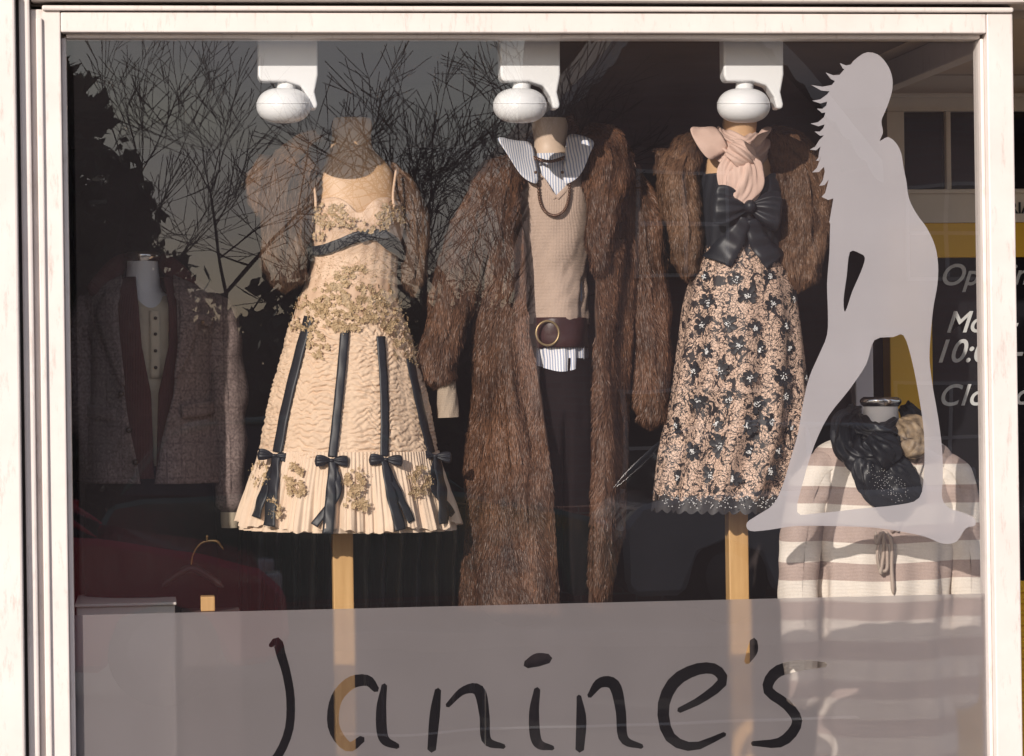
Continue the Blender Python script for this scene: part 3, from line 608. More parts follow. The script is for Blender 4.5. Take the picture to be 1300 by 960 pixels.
mask=mth(nt,'MAXIMUM',mth(nt,'MAXIMUM',mth(nt,'MULTIPLY',net,.6),motif),blob)
nz2=nd(nt,'ShaderNodeTexNoise',{'Vector':tc.outputs['Object'],'Scale':6,'Detail':3})
peach=mixc(nt,nz2.outputs[0],(.76,.54,.41),(.62,.42,.32))
nt.links.new(mixc(nt,mask,peach,(.018,.014,.016)),b.inputs['Base Color']); b.inputs['Roughness'].default_value=.6
bp=nd(nt,'ShaderNodeBump',{'Height':mask,'Strength':.6,'Distance':.002}); nt.links.new(bp.outputs[0],b.inputs['Normal'])
lacem=m
R5=[(306,893,990,.105),(325,888,994,.115),(345,881,1000,.13),(380,871,1010,.15),(430,865,1017,.165),(480,858,1021,.17),(540,848,1020,.175),(590,840,1006,.18),(650,834,985,.185)]
sd3=lambda th,v:np.clip((v-310)/250,0,1)*(.014*np.sin(th*11+v*.006)+.006*(vn(th*5,v*.012)-.5)*2)+.002*np.sin(th*34)*np.exp(-(v-306)/40)
sk3=Loft('lace_skirt',R5,Y,lacem,m3,nu=240,nv=200,disp=sd3,vbot=lambda th:640+3*np.cos(th*26)+4*np.cos(th))
hem=Loft('lace_hem',[(620,837,996,.19),(640,834,989,.192),(652,832,985,.194)],Y,pm('black_lace',(.02,.018,.02),(.03,.025,.025),80,.6),m3,nu=300,nv=14,disp=lambda th,v:.010*np.sin(th*11+v*.006)+.004,vtop=lambda th:630+4*np.sin(th*22),vbot=lambda th:645+5*np.abs(np.sin(th*18)))
blk=pm('black_sequin_petals',(.012,.012,.015),(.03,.03,.035),150,.5,spec=.3)
silv=pm('crystal_beads',(.80,.79,.78),(.6,.6,.6),100,.3,metal=.3)
P_=[];N_=[];S_=[];B_=[]; row=0
v=352
while v<630:
    k=np.clip((v-330)/120,0,1); step=37-3*k
    cx,a,_b,_y=[float(q) for q in sk3.ev(v)]
    u=cx-a+8+(step/2 if row%2 else 4)
    while u<cx+a-6:
        uu=u+random.uniform(-6,6);vv=v+random.uniform(-6,6); th_=math.asin(max(-.99,min(.99,(uu-cx)/a))); p,n_=sk3.surf(uu,vv,.003+float(sd3(np.array(th_),np.array(vv))))
        P_.append(p);N_.append(n_);s_=random.choice((.030,.034,.026))*(.85+.2*k); S_.append(s_)
        for q in range(16):
            a_=random.random()*6.28; r_=random.random()**.8*s_*.36
            t1=np.cross(n_,[0,0,1.0]); B_.append(p+n_*.004+t1*r_*math.cos(a_)+np.array([0,0,1])*r_*math.sin(a_))
        u+=step
    v+=31; row+=1
flowers('sequin_flowers',P_,N_,S_,blk,m3,petals=7,cup=.05,wid=.26)
beads('flower_beads',B_,rng.uniform(.0016,.0033,len(B_)),silv,m3)
hb=[]
for _ in range(150): hb.append(hem.surf(random.uniform(838,985),random.uniform(626,642),.018)[0])
beads('hem_beads',hb,.0020,silv,m3)
c,_=bd3.surf(939,266,.012)
bow('bow_loops',c,.115,.058,black_satin,m3,tilt=-.12,thick=.34,asym=.9,sag=.15)
for i,pth in enumerate(([(936,280),(925,305),(908,338)],[(943,282),(952,310),(970,345)])):
    ribbon('bow_tail_%d'%i,bd3,[(a,min(b_,334)) for a,b_ in pth],[12,24,30],.022,black_satin,m3,n=30,rip=.003)
chif=pm('peach_chiffon',(.66,.475,.40),(.56,.385,.32),12,.7,bump=.4,bscale=40,bdist=.004)
rr=lambda ph,t:.14*np.sin(ph*6+t*1.5)+.09*np.sin(ph*11+t*2)+.06*np.sin(ph*17-t*2)
Tube('scarf_wrap',[(912,176,Y+.02),(918,190,Y-.06),(940,200,Y-.10),(962,190,Y-.06),(968,172,Y+.02)],[11,14,15,14,10],chif,m3,disp=rr,nu=64)
Tube('scarf_wrap_b',[(910,168,Y+.02),(922,178,Y-.05),(945,186,Y-.08),(962,176,Y-.04)],[8,12,12,10],chif,m3,disp=rr,nu=64)
Tube('scarf_knot',[(926,188,Y-.12),(940,196,Y-.135),(953,206,Y-.12)],[11,15,10],chif,m3,disp=rr,nu=64)
Tube('scarf_tail',[(944,198,Y-.13),(948,218,Y-.14),(944,240,Y-.145),(934,258,Y-.145)],[12,20,21,8],chif,m3,flat=.35,disp=rr,nu=80)
Tube('scarf_tail_b',[(936,198,Y-.12),(926,216,Y-.13),(922,240,Y-.135)],[10,14,9],chif,m3,flat=.35,disp=rr,nu=80)
wing('scarf_wing_l',[[(926,188,Y-.1),(916,172,Y-.12),(910,160,Y-.06)],[(918,194,Y-.12),(906,176,Y-.11),(896,162,Y-.10)],[(910,200,Y-.1),(894,186,Y-.13),(886,162,Y-.08)],[(900,206,Y-.11),(884,184,Y-.11),(872,160,Y-.10)]],chif,m3)
wing('scarf_wing_r',[[(950,186,Y-.1),(962,172,Y-.11),(968,160,Y-.06)],[(962,190,Y-.11),(972,174,Y-.12),(984,160,Y-.09)]],chif,m3)
shrug(m3,Y,[([(892,172,Y+.04),(872,190,Y+.0),(862,225,Y-.02),(868,275,Y-.03),(873,320,Y-.03),(872,352,Y-.03)],[8,19,24,22,19,11],1.0),
            ([(850,190,Y+.1),(846,220,Y+.09)],[16,14],1.0),
            ([(968,168,Y+.04),(992,185,Y-.02),(1016,222,Y-.05),(1022,275,Y-.05),(1018,325,Y-.05),(1012,366,Y-.05)],[10,25,34,34,28,19],1.0),
            ([(975,182,Y-.02),(994,215,Y-.07),(1006,265,Y-.07),(1006,310,Y-.07)],[8,14,15,10],.8)],90000,cl=(.25,.135,.075))
# ------------------------------------------------------------------ mannequin 4 : tweed jacket
m4=empty('mannequin_in_tweed_jacket',tuple(W(190,960,.75))); Y=.75
plw=pm('white_mannequin_shell',(.80,.77,.75),(.76,.73,.71),3,.35)
def capneck(parent,Y,u0_,u1_,vt_):
    Loft('neck_shell',[(vt_+9,u0_+3,u1_-3,.05),(vt_+30,u0_+1,u1_-1,.05),(vt_+50,u0_-4,u1_+4,.055),(vt_+64,u0_-22,u1_+22,.07),(vt_+85,u0_-50,u1_+50,.09)],Y,plw,parent)
    Loft('chrome_cap',[(vt_,u0_+3,u1_-3,.048),(vt_+2,u0_,u1_,.053),(vt_+10,u0_,u1_,.053),(vt_+12,u0_+2,u1_-2,.051)],Y,chrome,parent,nv=14,cap=True)
capneck(m4,Y,159,203,320)
hen=knitmat('oat_henley_knit',(.66,.56,.42),(.55,.46,.34),160,90)
hn=Loft('henley',[(372,168,208,.055),(385,150,232,.085),(410,140,245,.10),(480,140,240,.10),(600,135,245,.11)],Y,hen,m4,nu=120,nv=80,vtop=lambda th:376+16*np.exp(-(th/.4)**2))
ribbon('placket',hn,[(196,395),(197,430),(197,480)],13,.004,hen,m4,n=20)
beads('henley_buttons',[hn.surf(197,v_,.010)[0] for v_ in (405,425,446,467)],.006,pm('dark_button',(.06,.04,.03)),m4)
card=knitmat('maroon_cardigan_knit',(.12,.045,.042),(.075,.028,.026),110,40)
CRg=[(352,160,222,.07),(368,130,255,.10),(395,116,272,.125),(450,116,270,.13),(520,116,268,.13),(606,110,276,.14)]
Loft('cardigan_left',CRg,Y,card,m4,side='L',edge=[(352,172),(390,176),(440,180),(500,192),(606,196)],nu=50,nv=60,solid=.004)
Loft('cardigan_right',CRg,Y,card,m4,side='R',edge=[(352,208),(390,214),(440,214),(500,201),(606,198)],nu=50,nv=60,solid=.004)
m,nt,b=mk('tweed'); tc=nd(nt,'ShaderNodeTexCoord'); sp=nd(nt,'ShaderNodeSeparateXYZ',{0:tc.outputs['Object']})
a=mth(nt,'SINE',mth(nt,'MULTIPLY',mth(nt,'ADD',sp.outputs[0],mth(nt,'MULTIPLY',mth(nt,'PINGPONG',sp.outputs[2],.012),1.0)),900))
nf=nd(nt,'ShaderNodeTexNoise',{'Vector':tc.outputs['Object'],'Scale':200,'Detail':4}); nl=nd(nt,'ShaderNodeTexNoise',{'Vector':tc.outputs['Object'],'Scale':9,'Detail':5})
f=mth(nt,'MULTIPLY_ADD',a,.25,mth(nt,'MULTIPLY_ADD',nf.outputs[0],3.4,-1.25),clamp=True)
cc=mixc(nt,f,(.085,.060,.055),(.33,.255,.235))
chk=mth(nt,'LESS_THAN',mth(nt,'MINIMUM',mth(nt,'PINGPONG',sp.outputs[0],.022),mth(nt,'PINGPONG',sp.outputs[2],.026)),.0022)
cc=mixc(nt,mth(nt,'MULTIPLY',chk,.32),cc,(.05,.03,.03))
nt.links.new(mixc(nt,mth(nt,'MULTIPLY',nl.outputs[0],.4),cc,(.10,.07,.065)),b.inputs['Base Color']); b.inputs['Roughness'].default_value=.9; b.inputs['Specular IOR Level'].default_value=.2
bp=nd(nt,'ShaderNodeBump',{'Height':nf.outputs[0],'Strength':.5,'Distance':.0015}); nt.links.new(bp.outputs[0],b.inputs['Normal']); tweed=m
JR=[(350,150,226,.08),(360,124,256,.105),(374,108,276,.125),(400,104,280,.14),(450,110,276,.15),(500,108,272,.15),(550,102,278,.16),(612,96,284,.17)]
jd=lambda th,v:.009*(vn(th*3,v*.02)-.5)*2+.006*np.sin(th*6+v*.01)*np.clip((v-420)/150,0,1)
jl=Loft('jacket_left',JR,Y,tweed,m4,side='L',edge=[(350,155),(380,150),(440,152),(520,162),(612,178)],nu=60,nv=90,disp=jd,solid=.005)
jr=Loft('jacket_right',JR,Y,tweed,m4,side='R',edge=[(350,218),(380,224),(440,226),(500,219),(560,205),(612,196)],nu=60,nv=90,disp=jd,solid=.005)
sd=lambda ph,t:.14*(vn(ph*1.2,t*2.5)-.5)*2+.05*np.sin(t*7+ph)
Tube('sleeve_left',[(120,378,Y),(108,402,Y),(103,450,Y),(108,520,Y-.02),(120,575,Y-.04),(128,612,Y-.04)],[14,23,25,24,22,20],tweed,m4,disp=sd,nu=40,nv=70)
Tube('sleeve_right',[(262,376,Y),(276,398,Y),(284,450,Y),(290,520,Y-.02),(292,590,Y-.03),(292,655,Y-.03)],[14,23,25,24,21,17],tweed,m4,disp=sd,nu=40,nv=70)
Tube('shirt_cuff_r',[(292,650,Y-.03),(292,662,Y-.03),(292,670,Y-.03)],[12,12,11],hen,m4,capends=False)
for i,(p_,r_) in enumerate((([(116,376,Y-.06),(130,360,Y-.05),(148,338,Y-.01),(164,326,Y+.05)],[11,14,12,7]),([(200,326,Y+.05),(216,338,Y-.01),(234,358,Y-.05),(248,374,Y-.06)],[7,12,14,11]))):
    Tube('rib_collar_%d'%i,p_,r_,card,m4,flat=.5,disp=lambda ph,t:.06*np.sin(ph*18))
ribbon('lapel_left',jl,[(146,372),(138,400),(146,440),(158,490)],[20,26,20,6],.008,tweed,m4,n=30); ribbon('lapel_right',jr,[(228,370),(240,396),(234,436),(222,480)],[20,26,20,6],.008,tweed,m4,n=30)
ribbon('pocket_flap_chest',jr,[(238,402),(252,406),(266,410)],[13,14,13],.010,tweed,m4,n=12)
ribbon('pocket_flap_l',jl,[(112,520),(130,524),(150,526)],[16,17,16],.010,tweed,m4,n=12); ribbon('pocket_flap_r',jr,[(228,522),(248,520),(268,516)],[16,17,16],.010,tweed,m4,n=12)
for v_ in (500,545,585): beads('jacket_button',[jl.surf(156+(v_-500)*.2,v_,.010)[0]],.011,pm('horn_button',(.05,.03,.02),rough=.3),m4)
beads('chest_button',[jr.surf(252,410,.016)[0]],.007,pm('brass_button',(.3,.2,.12),rough=.3,metal=.6),m4)
Loft('skirt_dark',[(590,112,270,.13),(700,108,276,.14),(965,110,270,.14)],Y,trous,m4,disp=fold(.01,3,.01))
# ------------------------------------------------------------------ mannequin 5 : striped sweater
m5=empty('mannequin_in_striped_sweater',tuple(W(1120,960,.36))); Y=.36
capneck(m5,Y,1094,1142,504)
m,nt,b=mk('striped_sweater_knit'); tc=nd(nt,'ShaderNodeTexCoord'); sp=nd(nt,'ShaderNodeSeparateXYZ',{0:tc.outputs['Object']})
wob=nd(nt,'ShaderNodeTexNoise',{'Vector':tc.outputs['Object'],'Scale':3,'Detail':1})
zz=mth(nt,'ADD',sp.outputs[2],mth(nt,'MULTIPLY',wob.outputs[0],.03))
fr_=mth(nt,'FRACT',mth(nt,'DIVIDE',mth(nt,'SUBTRACT',zz,.032),.114)); f=mth(nt,'LESS_THAN',fr_,.47)
nf=nd(nt,'ShaderNodeTexNoise',{'Vector':tc.outputs['Object'],'Scale':240,'Detail':4})
cA=mixc(nt,nf.outputs[0],(.86,.79,.71),(.70,.62,.54)); cB=mixc(nt,nf.outputs[0],(.54,.42,.37),(.38,.29,.255))
nt.links.new(mixc(nt,f,cA,cB),b.inputs['Base Color']); b.inputs['Roughness'].default_value=.9; b.inputs['Specular IOR Level'].default_value=.2
kn=mth(nt,'ADD',mth(nt,'SINE',mth(nt,'MULTIPLY',sp.outputs[2],1500)),mth(nt,'MULTIPLY',nf.outputs[0],2.0))
bp=nd(nt,'ShaderNodeBump',{'Height':kn,'Strength':.5,'Distance':.001}); nt.links.new(bp.outputs[0],b.inputs['Normal']); swm=m
sw=Loft('sweater_body',[(550,1088,1150,.06),(556,1066,1176,.08),(564,1046,1196,.095),(580,1030,1212,.11),(610,1024,1218,.12),(650,1028,1214,.128),(700,1036,1208,.13),(760,1040,1205,.135),(960,1036,1210,.14)],Y,swm,m5,nu=160,nv=160,
  disp=lambda th,v:.011*(vn(th*3+v*.008,v*.02)-.5)*2+.007*np.sin(th*12+2*vn(th*2,v*.01))*np.clip((v-640)/80,0,1))
sdv=lambda ph,t:.12*(vn(ph*1.2,t*2.5)-.5)*2+.035*np.sin(t*6+ph)
Tube('sweater_sleeve_l',[(1060,590,Y-.02),(1040,604,Y-.02),(1025,640,Y-.02),(1016,700,Y-.03),(1013,760,Y-.03),(1016,840,Y-.03),(1020,900,Y-.03)],[22,27,28,26,25,22,19],swm,m5,disp=sdv,nu=48,nv=90)
Tube('sweater_sleeve_r',[(1182,588,Y-.02),(1202,602,Y-.02),(1217,640,Y-.02),(1224,700,Y-.03),(1226,760,Y-.03),(1222,840,Y-.03),(1218,900,Y-.03)],[22,27,28,26,25,22,19],swm,m5,disp=sdv,nu=48,nv=90)
ribbon('v_neck_trim_l',sw,[(1078,566),(1098,615),(1120,672)],8,.008,swm,m5,n=20); ribbon('v_neck_trim_r',sw,[(1162,566),(1144,615),(1122,672)],8,.008,swm,m5,n=20)
cord=pm('taupe_cord',(.45,.36,.30),rough=.8)
yy=Y-.15
Tube('tie_a',[(1112,674,yy),(1113,690,yy-.01),(1120,676,yy-.02),(1122,700,yy),(1118,725,yy),(1120,726,yy)],[2.4,2.6,3,2.4,3,2.4],cord,m5,nu=10)
Tube('tie_b',[(1124,674,yy),(1132,690,yy-.01),(1132,720,yy),(1134,755,yy)],[2.4,2.4,2.4,3],cord,m5,nu=10)
Tube('tie_c',[(1120,674,yy),(1114,700,yy-.01),(1117,722,yy),(1126,722,yy),(1126,690,yy-.01)],[2.2,2.2,2.4,2.4,2.2],cord,m5,nu=10)
sc_=pm('black_velvet_satin',(.007,.008,.011),(.012,.013,.017),10,.42,bump=.6,bscale=25,bdist=.006,spec=.3)
rs=lambda ph,t:.16*np.sin(ph*4+t*2.3)+.10*np.sin(ph*7+t*4)+.06*np.sin(ph*12-t*3)+.15*(vn(ph*2,t*3)-.5)
for i,(p_,r_,fl_) in enumerate((
 ([(1088,526,Y+.02),(1074,540,Y-.05),(1078,566,Y-.10),(1098,578,Y-.13),(1120,572,Y-.14)],[10,17,19,19,14],.9),
 ([(1150,516,Y+.03),(1162,535,Y-.05),(1160,560,Y-.10),(1140,575,Y-.13)],[10,14,16,14],.9),
 ([(1086,518,Y+.04),(1084,534,Y-.04),(1100,548,Y-.09),(1124,552,Y-.10),(1146,540,Y-.06)],[9,13,15,15,12],.9),
 ([(1100,558,Y-.13),(1118,574,Y-.155),(1130,590,Y-.15)],[14,21,15],.9),
 ([(1104,576,Y-.14),(1106,596,Y-.155),(1118,618,Y-.155),(1142,634,Y-.155),(1158,636,Y-.155)],[15,22,24,22,8],.45),
 ([(1122,582,Y-.14),(1138,600,Y-.155),(1156,620,Y-.155),(1168,636,Y-.155)],[12,17,15,5],.45))):
    Tube('black_scarf_%d'%i,p_,r_,sc_,m5,flat=fl_,disp=rs,nu=72,nv=60)
tp=pm('taupe_lace_scarf',(.36,.26,.16),(.05,.035,.028),38,.6,bump=.6,bscale=120)
Tube('patterned_scarf',[(1140,535,Y-.10),(1156,545,Y-.13),(1162,562,Y-.14),(1150,580,Y-.15)],[9,17,18,10],tp,m5,flat=.8,disp=rs,nu=50)
sq=[]
for _ in range(110): 
    t=random.random(); sq.append(W(1108+40*t+random.uniform(-12,12),600+30*t+random.uniform(-12,12),Y-.155-.027))
beads('scarf_sequins',sq,.0011,silv,m5)
# ------------------------------------------------------------------ things low down in the window
e=empty('display_box',tuple(W(160,800,.5))); box('carton',X(98,.5,780),X(222,.5,780),.42,.8,zS,Z(767,.5,160),pm('white_card',(.7,.64,.58)),e,.004)
box('lid',X(96,.5,780),X(224,.5,780),.41,.81,Z(767,.5,160)+.0005,Z(763,.5,160),pm('card_lid',(.72,.66,.60)),e,.003)
e=empty('coat_hanger',tuple(W(262,700,.62)))
gl_=pm('gilt_wire',(.75,.5,.22),rough=.25,metal=1)
Tube('hook',[(242,722,.62),(244,706,.62),(252,692,.62),(264,687,.62),(276,688,.62),(284,698,.62)],[1.5,1.5,1.7,2,2,1.5],gl_,e,nu=10)
Tube('hook_end',[(262,688,.62),(262,682,.62),(264,680,.62)],[2.5,2.5,2],gl_,e,nu=10)
Tube('shoulder_bar',[(200,748,.62),(222,732,.62),(242,722,.62),(262,730,.62),(284,746,.62)],[4,5,5,5,4],pm('hanger_wood',(.02,.012,.01),rough=.5),e,nu=12)
e=empty('display_plinth',tuple(W(259,790,.5))); box('plinth',X(226,.5),X(300,.5),.45,.62,zS,Z(776,.5,260),dk,e,.003); box('wood_block',X(250,.5),X(268,.5),.48,.54,Z(776,.5,260)+.0005,Z(757,.5,260),wood,e,.003)
e=empty('clothes_rail',tuple(W(440,800,2.4))); Yr=2.4
Tube('rail',[(300,640,Yr),(440,640,Yr),(620,640,Yr)],[4,4,4],chrome,e,nu=12)
for i,u in enumerate((305,615)): Tube('upright_%d'%i,[(u,640,Yr),(u,800,Yr),(u,980,Yr)],[4,4,4],chrome,e,nu=12)
for i in range(13):
    u=325+i*22; c_=random.choice([(.03,.02,.03),(.08,.03,.03),(.05,.045,.055),(.10,.08,.06),(.02,.02,.02)])
    Loft('garment_%d'%i,[(644,u-3,u+3,.05),(655,u-7,u+7,.18),(720,u-8,u+8,.2),(900+random.randint(-40,40),u-9,u+9,.22)],Yr,pm('garment_cloth_%d'%i,c_),e,nu=30,nv=20,disp=fold(.01,4,.02,i))
# ------------------------------------------------------------------ street side (reflected in the glass)
asp=pm('asphalt',(.05,.05,.052),(.035,.035,.037),2,.9,bump=.3,bscale=120)
gnd=pm('ground_grass',(.06,.075,.03),(.04,.05,.02),.4,.95)
pydata('ground',[(-400,-400,-.005),(400,-400,-.005),(400,400,-.005),(-400,400,-.005)],[(0,1,2,3)],gnd)
pydata('road',[(-80,-13,.0),(80,-13,.0),(80,-3.2,.0),(-80,-3.2,.0)],[(0,1,2,3)],asp)
pv=pm('paving_slabs',(.26,.24,.22),(.2,.185,.17),3,.85)
box('pavement',-60,60,-3.2,1.58,-.1,.1,pv,None,.01); box('pavement_opposite',-60,60,-15.2,-13,-.1,.12,pv,None,.01)
ln=pm('road_paint',(.75,.73,.68))
rm=empty('road_marking',(0,-8,0.004))
for i in range(-8,9): box('dash_%d'%(i+8),i*6,i*6+3,-8.15,-8.05,.002,.006,ln,rm,0)
bark=pm('bark',(.055,.042,.036),(.035,.028,.024),12,.9)
def bare_tree(name,base,h,seed,levels=6,spread=.55,r0_=.13):
    rd=random.Random(seed); V=[];Fc=[]
    def seg(a,b_,ra,rb,k):
        d=(b_-a).normalized(); n1=d.orthogonal().normalized(); n2=d.cross(n1); o=len(V)
        for c_,r_ in((a,ra),(b_,rb)):
            for i in range(k):
                t=2*pi*i/k; V.append(c_+(n1*math.cos(t)+n2*math.sin(t))*r_)
        for i in range(k):
            Fc.append((o+i,o+(i+1)%k,o+k+(i+1)%k)); Fc.append((o+i,o+k+(i+1)%k,o+k+i))
    def grow(p,d,l,r,lev):
        n=3 if lev>1 else 2
        for s in range(n):
            d=(d+Vector((rd.gauss(0,.10),rd.gauss(0,.10),rd.gauss(.03,.06)))).normalized(); q=p+d*l/n; r2=max(r*.86,.004)
            seg(p,q,r,r2,6 if lev>4 else 3); p=q; r=r2
            if lev>0 and (s<n-1 or lev<4) and lev<levels: 
                nd_=(d+Vector((rd.gauss(0,spread*1.2),rd.gauss(0,spread*1.2),rd.gauss(.1,.3)))).normalized()
                grow(p,nd_,l*rd.uniform(.55,.8),r*.55,lev-1)
        if lev>0:
            for _ in range(2 if rd.random()<.6 else 3):
                nd_=(d+Vector((rd.gauss(0,spread),rd.gauss(0,spread),rd.gauss(.12,.25)))).normalized()
                grow(p,nd_,l*rd.uniform(.62,.85),r*.66,lev-1)
    grow(Vector(base),Vector((0,0,1)),h*.3,r0_,levels)
    return nmesh(name,np.array([tuple(v) for v in V]),np.array(Fc),bark,None,smooth=False)
p=RF(520,480,16); bare_tree('bare_tree',(p[0],p[1],0),5.6,4,levels=5,r0_=.12)
p=RF(280,480,19); bare_tree('bare_tree.001',(p[0],p[1],0),5.9,11,levels=5,r0_=.12)
p=RF(620,480,24); bare_tree('bare_tree.002',(p[0],p[1],0),6.0,23,levels=5,r0_=.12)
leafm=pm('evergreen_foliage',(.035,.05,.02),(.02,.03,.012),6,.8)
def foliage(name,lobes,n,size,parent=None):
    cs=[]
    for (c,r) in lobes:
        k=int(n*r[0]*r[2]/sum(l[1][0]*l[1][2] for l in lobes))
        q=rng.normal(size=(k,3)); q/=np.linalg.norm(q,axis=1)[:,None]; rad=rng.random((k,1))**.4
        bump=.75+.5*vn(q[:,0:1]*3+c[0]*5,q[:,2:3]*3+q[:,1:2]*2)
        cs.append(np.array(c)+q*rad*bump*np.array(r))
    c=np.concatenate(cs); k=len(c); a=rng.normal(size=(k,3)); a/=np.linalg.norm(a,axis=1)[:,None]; b_=np.cross(a,rng.normal(size=(k,3))); b_/=np.linalg.norm(b_,axis=1)[:,None]
    s=size*(.5+rng.random((k,1)))
    Vv=np.stack([c-a*s,c+b_*s*.5,c+a*s,c-b_*s*.5],1).reshape(-1,3)
    return nmesh(name,Vv,np.arange(k*4).reshape(-1,4),leafm,parent,smooth=False)
def evergreen(name,u,L,h,w,n=6000):
    p=RF(u,480,L); e=empty(name,(p[0],p[1],0))
    Tube('trunk',[(p[0],p[1],0),(p[0]+.1,p[1],h*.5),(p[0],p[1],h*.9)],[.18,.12,.03],bark,e,world=True,nu=10)
    lobes=[((p[0]+random.uniform(-.35,.35)*w,p[1]+random.uniform(-.3,.3)*w,h*(.25+.7*i/8)),(w*(1-.65*i/8)*random.uniform(.7,1.1),w*.8*(1-.6*i/8),h*.12)) for i in range(9)]
    foliage('foliage',lobes,n,.09,e)
evergreen('evergreen_tree',92,16,4.5,.5); evergreen('evergreen_tree.001',170,24,4.4,.9)
evergreen('evergreen_tree.002',40,14,5.0,.65)
p0=RF(60,300,24);p1=RF(760,300,24)
lobes=[]
for i in range(34):
    t=i/33; hh_=random.uniform(1.5,2.1) if t<.4 else random.uniform(1.2,1.9); lobes.append(((p0[0]-2+(p1[0]-p0[0]+2)*t,-24+random.uniform(-1,1),1.45),(.8,.8,hh_)))
foliage('hedge',lobes,32000,.12)
# house with gable
he=empty('brick_house',(float(RF(870,480,20)[0]),-22,0))
hb_=brickmat('house_brick',(.30,.19,.17),(.25,.15,.14),(.26,.20,.19)); slate=pm('roof_tiles',(.12,.09,.085),(.08,.065,.06),8,.8); tim=pm('white_timber',(.66,.63,.61),(.56,.54,.52)); wgl,nt,b=mk('house_window_glass'); b.inputs['Base Color'].default_value=(.02,.022,.026,1); b.inputs['Roughness'].default_value=.05
gx=float(RF(880,480,20)[0]); gw=1.55; 
xa=float(RF(800,480,22)[0]); xb=float(RF(1500,480,22)[0])
def wallpoly(name,pts,y0,y1,mat,parent):
    n=len(pts); v=[(a,y0,b_) for a,b_ in pts]+[(a,y1,b_) for a,b_ in pts]
    f=[tuple(range(n)),tuple(range(2*n-1,n-1,-1))]+[(k,k+n,(k+1)%n+n,(k+1)%n) for k in range(n)]
    return pydata(name,v,f,mat,parent)
box('main_wall',xa,xb,-29,-22,0,4.9,hb_,he,0)
pydata('main_roof',[(xa-.3,-21.6,4.8),(xb+.3,-21.6,4.8),(xb+.3,-25.5,7.6),(xa-.3,-25.5,7.6),(xa-.3,-29.4,4.8),(xb+.3,-29.4,4.8)],[(0,1,2,3),(3,2,5,4)],slate,he)
wallpoly('gable_wall',[(gx-gw,0),(gx+gw,0),(gx+gw,4.35),(gx,6.1),(gx-gw,4.35)],-20,-21.99,hb_,he)
for s in(-1,1):
    a=np.array([gx+s*(gw+.3),4.02]);b_=np.array([gx,6.25]); 
    pydata('gable_roof_%d'%s,[(a[0],-19.65,a[1]+.1),(b_[0],-19.65,b_[1]+.1),(b_[0],-24,b_[1]+.1),(a[0],-24,a[1]+.1)],[(0,1,2,3)],slate,he)
    N=60; top=[];bot=[]
    for k in range(N+1):
        t=k/N; q=a+(b_-a)*t; top.append((q[0],q[1]+.10)); bot.append((q[0],q[1]-.10-.05*abs(math.sin(t*pi*12))))
    pydata('bargeboard_%d'%s,[(x_,-19.6,z_) for x_,z_ in top+bot],[(k,k+1,N+2+k,N+1+k) for k in range(N)],tim,he)
def win(cx,cz,w,h,y):
    box('window_frame',cx-w/2-.04,cx+w/2+.04,y-.02,y+.05,cz-h/2-.04,cz+h/2+.04,tim,he,0); box('window_glass',cx-w/2,cx+w/2,y+.051,y+.06,cz-h/2,cz+h/2,wgl,he,0)
    box('window_bar',cx-.02,cx+.02,y+.061,y+.075,cz-h/2,cz+h/2,tim,he,0); box('window_bar_h',cx-w/2,cx+w/2,y+.061,y+.07,cz-.02,cz+.02,tim,he,0)
win(gx-.1,3.5,.9,1.0,-20.0); win(gx,1.3,1.4,1.1,-20.0); win(gx+3.2,3.5,.9,1.0,-22.0); win(gx+3.2,1.3,1.2,1.2,-22.0); win(gx+6,3.5,.9,1.0,-22.0); win(gx+6,1.3,1.2,1.2,-22.0)
box('chimney',gx+4,gx+4.7,-26,-25.2,6.5,8.6,hb_,he,0)
box('garden_wall',-12,14,-15.6,-15.35,0,.95,brk,None,.01)
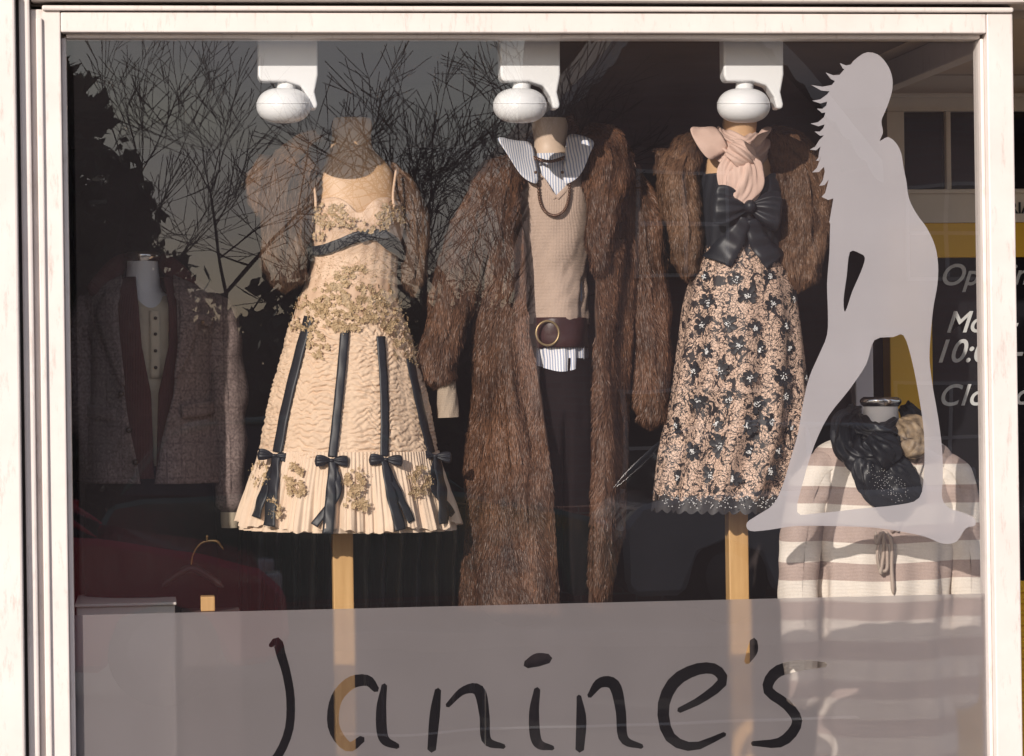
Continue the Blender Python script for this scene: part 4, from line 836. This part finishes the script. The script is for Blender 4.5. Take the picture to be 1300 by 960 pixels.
# cars
def car(name,xf,y,Lc,H,Wd,col,ground=.0):
    e=empty(name,(xf-Lc/2,y,ground)); cp=pm(name+'_paint',col,tuple(c*.9 for c in col),3,.25,coat=1)
    cg,nt,b=mk(name+'_glass'); b.inputs['Base Color'].default_value=(.02,.025,.03,1); b.inputs['Roughness'].default_value=.05
    rub=pm(name+'_rubber',(.015,.015,.015),rough=.9); hubm=pm(name+'_hub_alloy',(.10,.10,.10),rough=.5)
    T=lambda s,z:(xf-Lc+s*Lc,ground+z*H)
    bodyp=[(0,.2),(.005,.5),(.03,.60),(.10,.64),(.25,.66),(.62,.66),(.70,.645),(.85,.59),(.95,.53),(.99,.44),(1.0,.25),(.97,.17),(.90,.15),(.86,.34),(.80,.40),(.74,.34),(.71,.15),(.29,.15),(.26,.34),(.20,.40),(.14,.34),(.11,.15),(.02,.15)]
    P=[T(*p) for p in bodyp]; wallpoly('body',P,y-Wd/2,y+Wd/2,cp,e); e.children[-1].modifiers.new('b','BEVEL').width=.04
    gp=[(.05,.65),(.14,.93),(.24,.985),(.42,.99),(.52,.955),(.70,.65)]
    n=len(gp); v=[];
    for s,z in gp:
        k=.47 if z<.7 else .37; v.append((T(s,z)[0],y-Wd*k,T(s,z)[1]))
    for s,z in gp:
        k=.47 if z<.7 else .37; v.append((T(s,z)[0],y+Wd*k,T(s,z)[1]))
    pydata('greenhouse',v,[tuple(range(n)),tuple(range(2*n-1,n-1,-1))]+[(k,k+n,(k+1)%n+n,(k+1)%n) for k in range(n)],cg,e,bevel=.02)
    for sg in(-1,1):
        for (a_,b_) in (((.05,.65),(.14,.93)),((.14,.93),(.24,.985)),((.24,.985),(.42,.99)),((.42,.99),(.52,.955)),((.52,.955),(.70,.65)),((.36,.66),(.355,.99))):
            A=T(*a_);B=T(*b_); ka=.475 if a_[1]<.7 else .375; kb=.475 if b_[1]<.7 else .375
            Tube('pillar',[(A[0],y+sg*Wd*ka,A[1]),((A[0]+B[0])/2,y+sg*Wd*(ka+kb)/2,(A[1]+B[1])/2),(B[0],y+sg*Wd*kb,B[1])],[.03,.03,.03],cp,e,world=True,nu=8,nv=8)
    rf=[T(.13,.93),T(.24,.99),T(.42,.997),T(.53,.955)]; pydata('roof',[(a_,y-Wd*.37,b_+.012) for a_,b_ in rf]+[(a_,y+Wd*.37,b_+.012) for a_,b_ in rf],[(k,k+1,k+5,k+4) for k in range(3)],cp,e)
    for s in(.20,.80):
        for sg in(-1,1):
            cx,cz=T(s,.22); ph=np.linspace(0,2*pi,33)[None,:]; rr_=np.array([.0,.18,.2,.30,.31,.31])[:,None]*H/1.45; yo=np.array([.0,.0,-.02,-.01,-.03,-.2])[:,None]
            P_w=np.stack([cx+rr_*np.cos(ph),y+sg*(Wd/2+yo)+0*ph,cz+rr_*np.sin(ph)],-1); nmesh('wheel',P_w.reshape(-1,3),gridf(6,33),rub,e)
            P_w=np.stack([cx+rr_[:3]*np.cos(ph),y+sg*(Wd/2+.005+yo[:3])+0*ph,cz+rr_[:3]*np.sin(ph)],-1); nmesh('hub',P_w.reshape(-1,3),gridf(3,33),hubm,e)
    for sg in(-1,1):
        a_=T(.955,.47); box('headlamp',a_[0],a_[0]+.12,y+sg*Wd*.38-.14,y+sg*Wd*.38+.14,a_[1]-.06,a_[1]+.06,pm(name+'_lamp%d'%sg,(.6,.6,.6),rough=.1),e,.02)
        box('mirror',T(.64,.7)[0],T(.64,.7)[0]+.1,y+sg*(Wd/2+.02)-.08,y+sg*(Wd/2+.02)+.08,T(0,.68)[1],T(0,.76)[1],cp,e,.02)
    return e
car('parked_red_car',float(RF(372,700,9.6)[0]),-10.5,4.0,1.6,1.7,(.60,.02,.04))
car('parked_green_car',float(RF(800,700,11.5)[0])+.2,-14.0,3.9,1.60,1.7,(.01,.10,.07),ground=.12)
car('parked_silver_car',float(RF(1290,700,13.5)[0])+1,-14.2,4.1,1.5,1.7,(.4,.42,.44),ground=.12)
# ------------------------------------------------------------------ light
el=math.radians(20); az=math.radians(32)
sd_=Vector((-math.sin(az)*math.cos(el),-math.cos(az)*math.cos(el),math.sin(el)))
sl=bpy.data.lights.new('sun','SUN'); sl.energy=4.5; sl.angle=math.radians(.5); sl.color=(1,.91,.82)
so=bpy.data.objects.new('sun',sl); scene.collection.objects.link(so); so.rotation_euler=sd_.to_track_quat('Z','Y').to_euler(); so.location=(-6,-10,8)
w=bpy.data.worlds.new("World"); scene.world=w; w.use_nodes=True; nt=w.node_tree; bg=nt.nodes['Background']
sky=nd(nt,'ShaderNodeTexSky',sky_type='NISHITA',sun_disc=False,sun_elevation=el,sun_rotation=math.radians(180+32),air_density=1.2,dust_density=1.0)
cn=nd(nt,'ShaderNodeTexNoise',{'Vector':nd(nt,'ShaderNodeMapping',{'Vector':nd(nt,'ShaderNodeTexCoord').outputs['Generated'],'Scale':(3,3,9)}).outputs[0],'Scale':1.6,'Detail':7,'Roughness':.55})
cf=mth(nt,'MULTIPLY_ADD',cn.outputs[0],1.6,-.25,clamp=True)
nt.links.new(mixc(nt,mth(nt,'MULTIPLY',cf,.9),sky.outputs[0],(5.2,5.2,6.4)),bg.inputs[0]); bg.inputs[1].default_value=.125
vs=scene.view_settings; vs.view_transform='Standard'; vs.look='None'; vs.exposure=0
